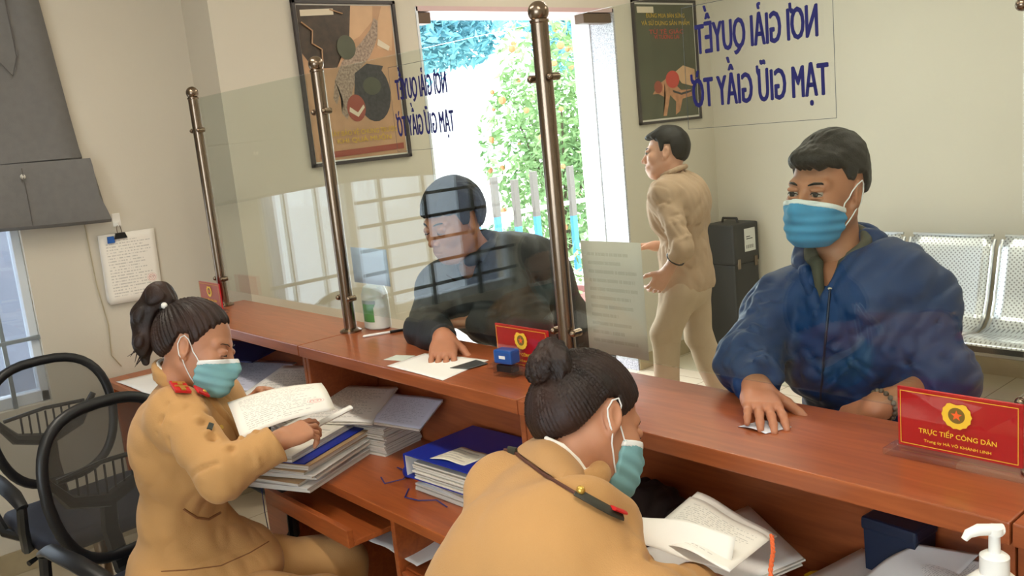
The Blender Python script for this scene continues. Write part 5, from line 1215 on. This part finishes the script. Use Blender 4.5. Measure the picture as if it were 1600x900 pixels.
# ================= nearer officer, seen from behind, bent over the desk
J = dict(ft=Vector((-.08, .99, 0)))
J['pelvis'] = Vector((-.90, .60, .60)); J['waist'] = Vector((-.885, .68, .76)); J['chest'] = Vector((-.985, .81, .98)); J['neck'] = AT(868, 745, 1.53)
J['shL'] = AT(797, 764, 1.60); J['shR'] = AT(914, 856, 1.38)
J['elR'] = AT(1010, 960, 1.27); J['wrR'] = AT(1085, 925, 1.40); J['elL'] = Vector((-1.235, 1.05, .87)); J['wrL'] = Vector((-1.14, 1.24, .81))
F = frame(J['ft'])
for s, q in (('L', 1), ('R', -1)):
    J['hip' + s] = J['pelvis'] + F @ Vector((.02, q * .085, -.03)); J['kn' + s] = J['hip' + s] + F @ Vector((.40, q * .03, 0)); J['kn' + s].z = .54; J['an' + s] = J['kn' + s] + Vector((0, -.03, -.45))
J['base'] = Vector((-.98, .62, 0)); print('W2', {k: tuple(round(c, 2) for c in v) for k, v in J.items()})
HM = mtx(IM(.80, .44, .40), IM(.20, -.88, .42), AT(922, 664, 1.60)) @ Matrix.Scale(.95, 4)
hR = make_hand(J['wrR'], Vector((-.25, .9, -.25)), (0, .25, 1), True, J['elR'], curls=((.4, .6, .4),) * 4, female=True, scale=.95)
hL = make_hand(J['wrL'], Vector((.5, .8, -.15)), (0, .1, 1), False, J['elL'], curls=((.2, .3, .2),) * 4, female=True, scale=.95)
root = skin_body('person', J, HM, [hR, hL], SKINF, True, True)
tag(root, 'woman officer in tan uniform with a hair bun, seen from behind bending over the desk', 'person')
b = Blob(); F = torso_shape(b, J, .008, fem=True); up = (J['neck'] - J['pelvis']).normalized(); F = frame(J['ft'], up)
b.cap(J['neck'] - up * .06, lerp(J['neck'], J['shL'], .6) - up * .02, .065, .055, .05); b.cap(J['neck'] - up * .06, lerp(J['neck'], J['shR'], .6) - up * .02, .065, .055, .05)
arm_shape(b, J['shR'], J['elR'], J['wrR'], (.060, .056, .044), .03, 'cuff'); arm_shape(b, J['shL'], J['elL'], J['wrL'], (.058, .052, .042), .03, 'cuff')
b.sub(f_cap(J['neck'] + up * .01, J['neck'] + (HM @ Vector((-.03, 0, -.09)) - J['neck']) * 1.3, .050, .058), .006)
b.d(waves(9, .0030, 14)); b.d(waves(26, .0012, 19)); crinkle(b, J['elR'], J['shR'], J['wrR'], .006, .012, 5, 2)
sr = J['shR']; side = (J['shR'] - J['shL']).normalized(); bk = -(F @ Vector((1, 0, 0)))
creases(b, J['shR'], J['elR'], .060, 12, 21, .004, .007); creases(b, J['waist'], J['chest'], .15, 10, 23, .0022, .010, .12)
# armhole seam and sleeve creases
b.d(fold(sr - side * .035 + up * .06 + bk * .03, sr - side * .045 - up * .14 + bk * .08, .0045, .0035))
for k in range(3): b.d(fold(sr + side * (.0) - up * (.03 + .03 * k) + bk * .07, sr + side * .07 - up * (.0 + .035 * k) + bk * .03, .008, .005))
b.d(fold(J['neck'] + bk * .07 - up * .05, J['waist'] + bk * .13, .004, .0015))
jk = sub_mesh('jacket', b, .0065, TAN, root, J); SK = Skin(jk, J['base'])
b = Blob(); cn = J['neck'] + up * .034; hd = (HM @ Vector((-.03, 0, -.09)) - J['neck']).normalized(); Q_ = HM @ Vector((-.028, 0, -.085)); nl = Q_ - J['neck']; print('neck len', nl.length); FC = frame(J['ft'], nl.normalized())
cn = J['neck'] + nl * .40 - FC @ Vector((.006, 0, 0))
chain(b, ringpts(cn, FC, .071, .070, 40, 320, 20, .004), .0080, .006); chain(b, ringpts(J['neck'] + nl * .22 - FC @ Vector((.008, 0, 0)), FC, .075, .076, 40, 320, 20, .004), .013, .012); chain(b, ringpts(J['neck'] + nl * .05 - FC @ Vector((.008, 0, 0)), FC, .074, .078, 40, 320, 20, .004), .014, .015)
sub_mesh('collar', b, .005, TAN, root, J)
local_tube('shirt_collar', ringpts(cn + FC @ Vector((0, 0, .010)), FC, .067, .066, 25, 335, 24, .004), .0055, mat('white_shirt', (236, 230, 220), .7), root, J, 8)
SB = Skin(root, J['base'])
U = [SB.hit(x, y, .009) for x, y in ((838, 686), (860, 690), (880, 702), (899, 722), (914, 745), (922, 768))]; Lw = [SK.hit(x, y, .004) for x, y in ((802, 706), (826, 722), (850, 740), (876, 757), (900, 772), (920, 786))]
bc = MB(); rows = []
for (p, n1), (q, n2) in zip(U, Lw):
    nn = (n1 + n2).normalized(); rows.append([bc.bm.verts.new(p * (1 - t) + q * t + nn * .012 * math.sin(PI * t) - Vector(J['base'])) for t in (0, .15, .35, .6, .85, 1)])
for r0, r1 in zip(rows, rows[1:]):
    for k in range(5): bc.bm.faces.new((r0[k], r0[k + 1], r1[k + 1], r1[k]))
o = bc.build('collar_fold', TAN, root, True); md = o.modifiers.new('t', 'SOLIDIFY'); md.thickness = .004; md.offset = 0; md = o.modifiers.new('s', 'SUBSURF'); md.levels = md.render_levels = 2
local_tube('shirt_edge', [p + n * .001 for p, n in U], .0042, mat('white_shirt', (236, 230, 220), .7), root, J, 8)
CORDM = mat('dark_brown_cord', (86, 46, 30), .6)
nb = lambda x, y, d: AT(x, y, d)
def strap(pts, name, m, w=.020, th=.006, lab=None): return local_tube(name, pts, w, m, root, J, 8, flat=th / w)
# epaulettes on both shoulders and the cord between them
GST = mat('dark_green_strap', (46, 44, 32), .6)
local_tube('shoulder_cord', SK.line([(778, 700), (806, 710), (850, 743), (905, 775), (930, 790)], .002), .0030, CORDM, root, J, 6)
local_tube('epaulette_strap', SK.line([(900, 770), (925, 784), (950, 798), (968, 806)], .003, 3), .011, GST, root, J, 8, flat=.35)
local_tube('red_face', SK.line([(952, 796), (968, 803)], .008, 3), .009, REDT, root, J, 8, flat=.35)
P, N = SK.hit(906, 770, .008); o = Vector(J['base']); b = MB(); b.sphere(P - o, .007, 12); b.build('gold_button', GOLDM, root, True)
local_tube('epaulette_strap', SK.line([(776, 700), (806, 710)], .003, 3), .009, GST, root, J, 8, flat=.4)
trousers(J, TAN, root, fem=True); shoes(J, root, BLACK)
BC = Vector((-.098, -.006, .046))
b = Blob(); b.ell((-.020, 0, .038), (.106, .085, .100), .01); b.ell((-.07, 0, .0), (.055, .066, .065), .04)
b.cut(hair_cut([-.13, -.085, -.06, -.03, -.008, .004, .020, .040, .055, .070, .085, .13], [-.085, -.080, -.055, .020, .030, -.005, .006, .034, .056, .070, .078, .08]), .006); b.d(taper([-.13, -.085, -.06, -.03, -.008, .004, .020, .040, .055, .070, .085, .13], [-.085, -.080, -.055, .020, .030, -.005, .006, .034, .056, .070, .078, .08]))
b.d(strands(BC, (-.8, 0, .6), 110, .0022, 6)); hr = sub_mesh('hair', b, .0032, HAIRB, root, J, HM)
b = Blob(); b.ell(BC + Vector((-.025, 0, .020)), (.036, .044, .042), .01, Euler((0, .6, 0)).to_matrix()); chain(b, [BC + Vector((-.020 - .012 * math.sin(a * 1.0), .036 * math.cos(a), .018 + .034 * math.sin(a))) for a in np.linspace(0, 5.6, 14)], [.017 - .0004 * k for k in range(14)], .008)
b.d(strands(BC, (-.8, 0, .6), 50, .002, 7)); b.d(waves(90, .001, 3)); sub_mesh('bun', b, .003, HAIRB, hr, J, HM)
b = Blob(); Rb = Euler((0, -.9, 0)).to_matrix(); chain(b, [BC + Rb @ Vector((.034 * math.cos(a), .034 * math.sin(a), -.010)) for a in np.linspace(0, 6.28, 15)], .007, .004); sub_mesh('hair_tie', b, .003, BLACK, hr, J, HM)
b = Blob(); p = BC + Vector((-.0, .035, .045)); b.cap(p, p + Vector((.015, .02, .03)), .008, .013, .01).cap(p, p + Vector((.03, -.01, .02)), .008, .012, .01); sub_mesh('hair_bow', b, .003, BLACK, hr, J, HM)
add_mask(root, HM, MASKT, J['base'], True); add_eyes(root, HM, J['base'], True, HAIRB)

# ================= man in the blue jacket, standing behind the counter
def standing_legs(J, lean=Vector((0, 0, 0)), gap=.09):
    F = frame(J['ft'])
    for s, q in (('L', 1), ('R', -1)):
        J['hip' + s] = J['pelvis'] + F @ Vector((0, q * gap, -.04)); J['kn' + s] = Vector((J['hip' + s].x, J['hip' + s].y, .48)) + F @ Vector((.02, q * .01, 0)); J['an' + s] = Vector((J['hip' + s].x, J['hip' + s].y, .09)) + F @ Vector((-.01, q * .02, 0))
J = dict(ft=Vector((.22, -.97, 0)))
J['pelvis'] = Vector((-.98, 1.93, .93)); J['waist'] = Vector((-.99, 1.91, 1.06)); J['chest'] = Vector((-1.01, 1.87, 1.22)); J['neck'] = AT(1310, 405, 2.03)
J['shR'] = AT(1220, 474, 2.10); J['shL'] = AT(1418, 466, 1.98)
J['elR'] = AT(1168, 566, 1.98); J['wrR'] = AT(1183, 604, 1.86); J['elL'] = AT(1474, 592, 1.88); J['wrL'] = ONY(1372, 636, 1.665)
standing_legs(J); J['base'] = Vector((-.98, 1.93, 0)); F = frame(J['ft']); print('M1', {k: tuple(round(c, 2) for c in v) for k, v in J.items()})
HM = mtx(IM(-.80, .15, -.58), IM(-.02, -.985, -.15), AT(1291, 304, 2.02)) @ Matrix.Scale(.935, 4)
hR = make_hand(J['wrR'] + Vector((0, 0, -.004)), ONZ(1200, 662, 1.118) - J['wrR'], (.0, .15, 1), True, J['elR'], curls=((.0, .25, .2), (.0, .25, .2), (.0, .25, .2), (.0, .3, .2)), thumb=(.75, .1), spread=1.3)
hL = make_hand(J['wrL'], ONY(1312, 662, 1.66) - J['wrL'], (.2, -.5, 1), False, J['elL'], curls=((.3, .5, .3),) * 4, thumb=(.4, .3))
root = skin_body('person', J, HM, [hR, hL], SKINM, False, False)
tag(root, 'man in a blue hooded jacket and blue mask leaning on the counter', 'person')
b = Blob(); torso_shape(b, J, .020, .01); b.ell(J['pelvis'] + Vector((0, 0, .03)), (.14, .19, .12), .05, F)
arm_shape(b, J['shR'], J['elR'], lerp(J['elR'], J['wrR'], .88), (.066, .062, .046), .035, 'cuff'); arm_shape(b, J['shL'], J['elL'], lerp(J['elL'], J['wrL'], .42), (.068, .068, .056), .035, 'cuff')
b.sub(f_cap(J['neck'] - Vector((0, 0, .05)), J['neck'] + Vector((0, 0, .14)), .058, .075), .01); b.sub(f_cap(J['neck'] + F @ Vector((.05, 0, 0)), J['neck'] + F @ Vector((.14, 0, -.085)), .040, .006), .01)
crinkle(b, J['elR'], J['shR'], J['wrR'], .006, .009, 7, 4); crinkle(b, J['elL'], J['shL'], J['wrL'], .008, .011, 7, 5); b.d(waves(15, .0045, 24)); b.d(waves(48, .0022, 25))
creases(b, J['shR'], J['elR'], .066, 26, 31, .0045, .006, .07, 1.0); creases(b, J['elR'], J['wrR'], .055, 14, 32, .004, .0055, .06, 1.0); creases(b, J['shL'], J['elL'], .070, 28, 33, .0045, .0065, .08, 1.0); creases(b, J['chest'], J['pelvis'], .165, 40, 34, .004, .007, .10, 1.0)
for k in range(5): b.d(fold(J['chest'] + F @ Vector((.12, .12 - .02 * k, .06 - .06 * k)), J['chest'] + F @ Vector((.14, -.02 + .01 * k, -.02 - .05 * k)), .011, .004))
b.d(fold(J['chest'] + F @ Vector((.165, 0, .10)), J['pelvis'] + F @ Vector((.165, 0, 0)), .005, .005))
jk = sub_mesh('jacket', b, .0065, BLUEJ, root, J)
b = Blob(); nk = J['neck']; chain(b, ringpts(nk + Vector((0, 0, .004)), F, .082, .084, 62, 298, 18, .036), [.010 + .014 * math.sin(PI * k / 18) for k in range(19)], .02)
b.cap(nk + F @ Vector((.060, .055, -.02)), nk + F @ Vector((.135, .008, -.10)), .018, .010, .012).cap(nk + F @ Vector((.060, -.055, -.02)), nk + F @ Vector((.135, -.008, -.10)), .018, .010, .012)
b.ell(nk + F @ Vector((-.10, 0, -.01)), (.05, .11, .045), .03, F); b.d(waves(40, .004, 33)); sub_mesh('hood', b, .0055, BLUEJ, root, J)
OLV = mat('olive_knit_collar', (74, 72, 58), .85)
b = Blob(); chain(b, ringpts(nk + Vector((0, 0, .022)), F, .062, .062, 28, 332, 18, .026), .010, .01); chain(b, ringpts(nk + Vector((0, 0, .038)), F, .060, .060, 40, 320, 18, .026), .008, .012); b.cap(nk + F @ Vector((.058, .03, -.0)), nk + F @ Vector((.11, .006, -.075)), .013, .008, .01).cap(nk + F @ Vector((.058, -.03, -.0)), nk + F @ Vector((.11, -.006, -.075)), .013, .008, .01); sub_mesh('shirt_collar', b, .0045, OLV, root, J)
SK = Skin(jk, J['base']); local_tube('zip', SK.line([(1297, 452), (1293, 500), (1287, 560), (1282, 625)], .0), .0030, mat('navy_zip', (16, 26, 54), .5), root, J, 6); zt_ = SK.hit(1298, 436, .002)[0]
local_tube('zip_pull', [zt_, SK.hit(1297, 452, .003)[0]], .0045, STEEL, root, J, 8, flat=.6)
wl = lerp(J['elL'], J['wrL'], .92); ax = (J['wrL'] - J['elL']).normalized(); Fw = frame(ax)
b = MB()
for k in range(16): a = k * 2 * PI / 16; b.sphere(wl + Fw @ Vector((0, .0315 * math.cos(a), .0295 * math.sin(a))) - J['base'], .0058, 8)
b.build('bead_bracelet', mat('bead_grey', (96, 80, 66), .35), root, True)
trousers(J, DKCL, root); shoes(J, root, BLACK)
b = hair_blob_short(.020, .009, xs=[-.13, -.07, -.045, -.032, -.004, .004, .020, .032, .052, .075, .095, .13], zs=[-.018, -.014, .004, .036, .038, .022, .026, .052, .056, .052, .058, .062], seed=5); b.ell((.055, .005, .085), (.055, .060, .035), .02); b.ell((-.03, 0, .10), (.075, .062, .050), .03)
b.cut(hair_cut([-.13, -.07, -.045, -.032, -.004, .004, .020, .032, .052, .075, .095, .13], [-.018, -.014, .004, .036, .038, .022, .026, .052, .058, .054, .060, .062]), .006); b.d(taper([-.13, -.07, -.045, -.032, -.004, .004, .020, .032, .052, .075, .095, .13], [-.018, -.014, .004, .036, .038, .022, .026, .052, .058, .054, .060, .062]))
sub_mesh('hair', b, .0032, HAIRK, root, J, HM); add_mask(root, HM, MASKB, J['base']); add_eyes(root, HM, J['base'], False)

# ================= man in the black jacket, reading at the counter
J = dict(ft=Vector((-.10, -.99, 0)))
J['pelvis'] = Vector((-2.18, 2.02, .93)); J['waist'] = Vector((-2.18, 1.96, 1.06)); J['chest'] = Vector((-2.19, 1.88, 1.21)); J['neck'] = AT(742, 395, 2.80)
J['shL'] = AT(800, 420, 2.72); J['shR'] = AT(690, 450, 2.88)
J['elL'] = AT(826, 525, 2.62); J['wrL'] = Vector((-2.15, 1.66, 1.142)); J['elR'] = AT(668, 515, 2.78); J['wrR'] = AT(694, 527, 2.58)
J['shL'] = AT(812, 425, 2.74); standing_legs(J); J['base'] = Vector((-2.18, 2.02, 0)); F = frame(J['ft']); print('M2', {k: tuple(round(c, 2) for c in v) for k, v in J.items()})
HM = mtx(IM(-.66, .42, -.62), IM(-.25, -.88, -.30), AT(709, 350, 2.74)) @ Matrix.Scale(.95, 4)
hR = make_hand(J['wrR'], ONZ(692, 556, 1.112) - J['wrR'], (0, .1, 1), True, J['elR'], curls=((.0, .35, .3), (.0, .35, .3), (.1, .4, .3), (.1, .5, .3)), thumb=(.6, .2), spread=1.1)
hL = make_hand(J['wrL'], Vector((-.8, -.3, -.05)), (0, 0, 1), False, J['elL'], curls=((.3, .5, .3),) * 4)
root = skin_body('person', J, HM, [hR, hL], SKINM, False, True)
tag(root, 'man in a black jacket leaning on the counter behind the middle glass', 'person')
b = Blob(); torso_shape(b, J, .034, .01); b.ell(J['pelvis'] + Vector((0, 0, .03)), (.15, .20, .12), .05, F)
arm_shape(b, J['shR'], J['elR'], lerp(J['elR'], J['wrR'], .94), (.078, .064, .038), .035, 'cuff'); arm_shape(b, J['shL'], J['elL'], J['wrL'], (.078, .070, .052), .035, 'cuff')
b.sub(f_cap(J['neck'] - Vector((0, 0, .04)), J['neck'] + Vector((0, 0, .14)), .058, .075), .01); crinkle(b, J['elR'], J['shR'], J['wrR'], .006, .010, 6, 6); crinkle(b, J['elL'], J['shL'], J['wrL'], .006, .010, 6, 7); creases(b, J['shL'], J['elL'], .074, 20, 35, .004, .007); creases(b, J['shR'], J['elR'], .074, 14, 36, .004, .007); b.d(waves(14, .004, 44)); b.d(waves(40, .002, 45))
sub_mesh('jacket', b, .007, BLKJ, root, J)
b = Blob(); nk = J['neck']; chain(b, ringpts(nk + Vector((0, 0, .008)), F, .072, .074, 40, 320, 18, .030), .016, .015); b.ell(nk + F @ Vector((-.10, 0, .0)), (.045, .10, .04), .03, F); b.d(waves(40, .003, 46)); sub_mesh('hood', b, .006, BLKJ, root, J)
local_tube('zip', [nk + F @ Vector((.11, 0, -.05)), J['chest'] + F @ Vector((.170, 0, .0)), J['waist'] + F @ Vector((.170, 0, 0))], .003, STEEL, root, J, 6)
trousers(J, DKCL, root); shoes(J, root, BLACK)
b = hair_blob_short(.022, .016, xs=[-.13, -.07, -.045, -.032, -.004, .004, .022, .036, .056, .080, .13], zs=[-.050, -.045, -.02, .028, .030, -.005, -.002, .040, .046, .050, .052], seed=8); sub_mesh('hair', b, .0035, HAIRK, root, J, HM); add_eyes(root, HM, J['base'], True)

# ================= man in beige walking toward the door
J = dict(ft=Vector((-.93, -.36, 0)))
c = Vector((-2.80, 3.5, 0))
J['pelvis'] = ONY(1072, 440, 3.52); J['waist'] = ONY(1070, 395, 3.52); J['chest'] = ONY(1064, 325, 3.52); J['neck'] = ONY(1052, 272, 3.5)
J['shL'] = J['neck'] + Vector((.060, -.155, -.075)); J['shR'] = J['neck'] + Vector((-.070, .165, -.065))
J['elL'] = ONY(1066, 388, 3.28); J['wrL'] = ONY(1040, 428, 3.28); J['elR'] = ONY(1050, 385, 3.72); J['wrR'] = ONY(1022, 384, 3.66)
F = frame(J['ft'])
J['hipL'] = J['pelvis'] + F @ Vector((0, .085, -.03)); J['hipR'] = J['pelvis'] + F @ Vector((0, -.085, -.03))
J['knL'] = ONY(1040, 520, 3.40); J['anL'] = ONY(1042, 640, 3.42); J['anL'].z = .09; J['knR'] = ONY(1092, 525, 3.62); J['anR'] = ONY(1135, 590, 3.70); J['anR'].z = .16; J['base'] = Vector((J['pelvis'].x, J['pelvis'].y, 0)); print('M3', {k: tuple(round(c, 2) for c in v) for k, v in J.items()})
HM = mtx(IM(-.96, .02, .28), IM(.02, -.99, .0), ONY(1040, 243, 3.5))
hL = make_hand(J['wrL'], ONY(1024, 450, 3.27) - J['wrL'], IM(.2, 0, -1), False, J['elL'], curls=((.3, .5, .3),) * 4)
hR = make_hand(J['wrR'], Vector((-.9, -.4, 0)), (0, .3, 1), True, J['elR'], curls=((.5, .7, .4),) * 4)
root = skin_body('person', J, HM, [hL, hR], SKINW, False, False, vox=.004)
tag(root, 'man in beige pullover and khaki trousers walking toward the open doorway', 'person')
b = Blob(); torso_shape(b, J, .014, .0)
arm_shape(b, J['shL'], J['elL'], lerp(J['elL'], J['wrL'], .35), (.060, .050, .044), .03, 'cuff'); arm_shape(b, J['shR'], J['elR'], lerp(J['elR'], J['wrR'], .5), (.060, .050, .044), .03, 'cuff')
b.sub(f_cap(J['neck'] - Vector((0, 0, .03)), J['neck'] + Vector((0, 0, .14)), .050, .062), .008); b.cut(lambda p, z0=J['pelvis'].z - .03: z0 - p[..., 2], .01)
crinkle(b, J['elL'], J['shL'], J['wrL'], .008, .012, 6, 8); creases(b, J['shL'], J['elL'], .058, 12, 37, .003, .008); creases(b, J['chest'], J['waist'], .14, 10, 38, .002, .01, .10); b.d(waves(12, .003, 54)); b.d(waves(38, .002, 55)); sub_mesh('pullover', b, .008, BEIGE, root, J)
b = Blob(); chain(b, ringpts(J['neck'] + Vector((0, 0, .012)), F, .060, .060, 30, 330, 14, .022), .011, .01); sub_mesh('collar', b, .006, BEIGE, root, J)
trousers(J, KHAKI, root, (.092, .070, .058), wv=.006); shoes(J, root, BLACK)
wl = lerp(J['elL'], J['wrL'], .40); Fw = frame(J['wrL'] - J['elL']); local_tube('dark_cuff', [wl + Fw @ Vector((0, .043 * math.cos(a), .043 * math.sin(a))) for a in np.linspace(0, 6.28, 16)], .004, BLACK, root, J, 6)
b = hair_blob_short(.020, .008, seed=11); b.ell((.055, 0, .082), (.048, .055, .030), .02); b.cut(hair_cut([-.13, -.06, -.04, -.030, -.002, .004, .018, .028, .050, .075, .13], [-.050, -.045, -.02, .030, .032, -.004, -.004, .044, .062, .070, .074]), .006); b.d(taper([-.13, -.06, -.04, -.030, -.002, .004, .018, .028, .050, .075, .13], [-.050, -.045, -.02, .030, .032, -.004, -.004, .044, .062, .070, .074]))
sub_mesh('hair', b, .004, HAIRK, root, J, HM); add_eyes(root, HM, J['base'], False)
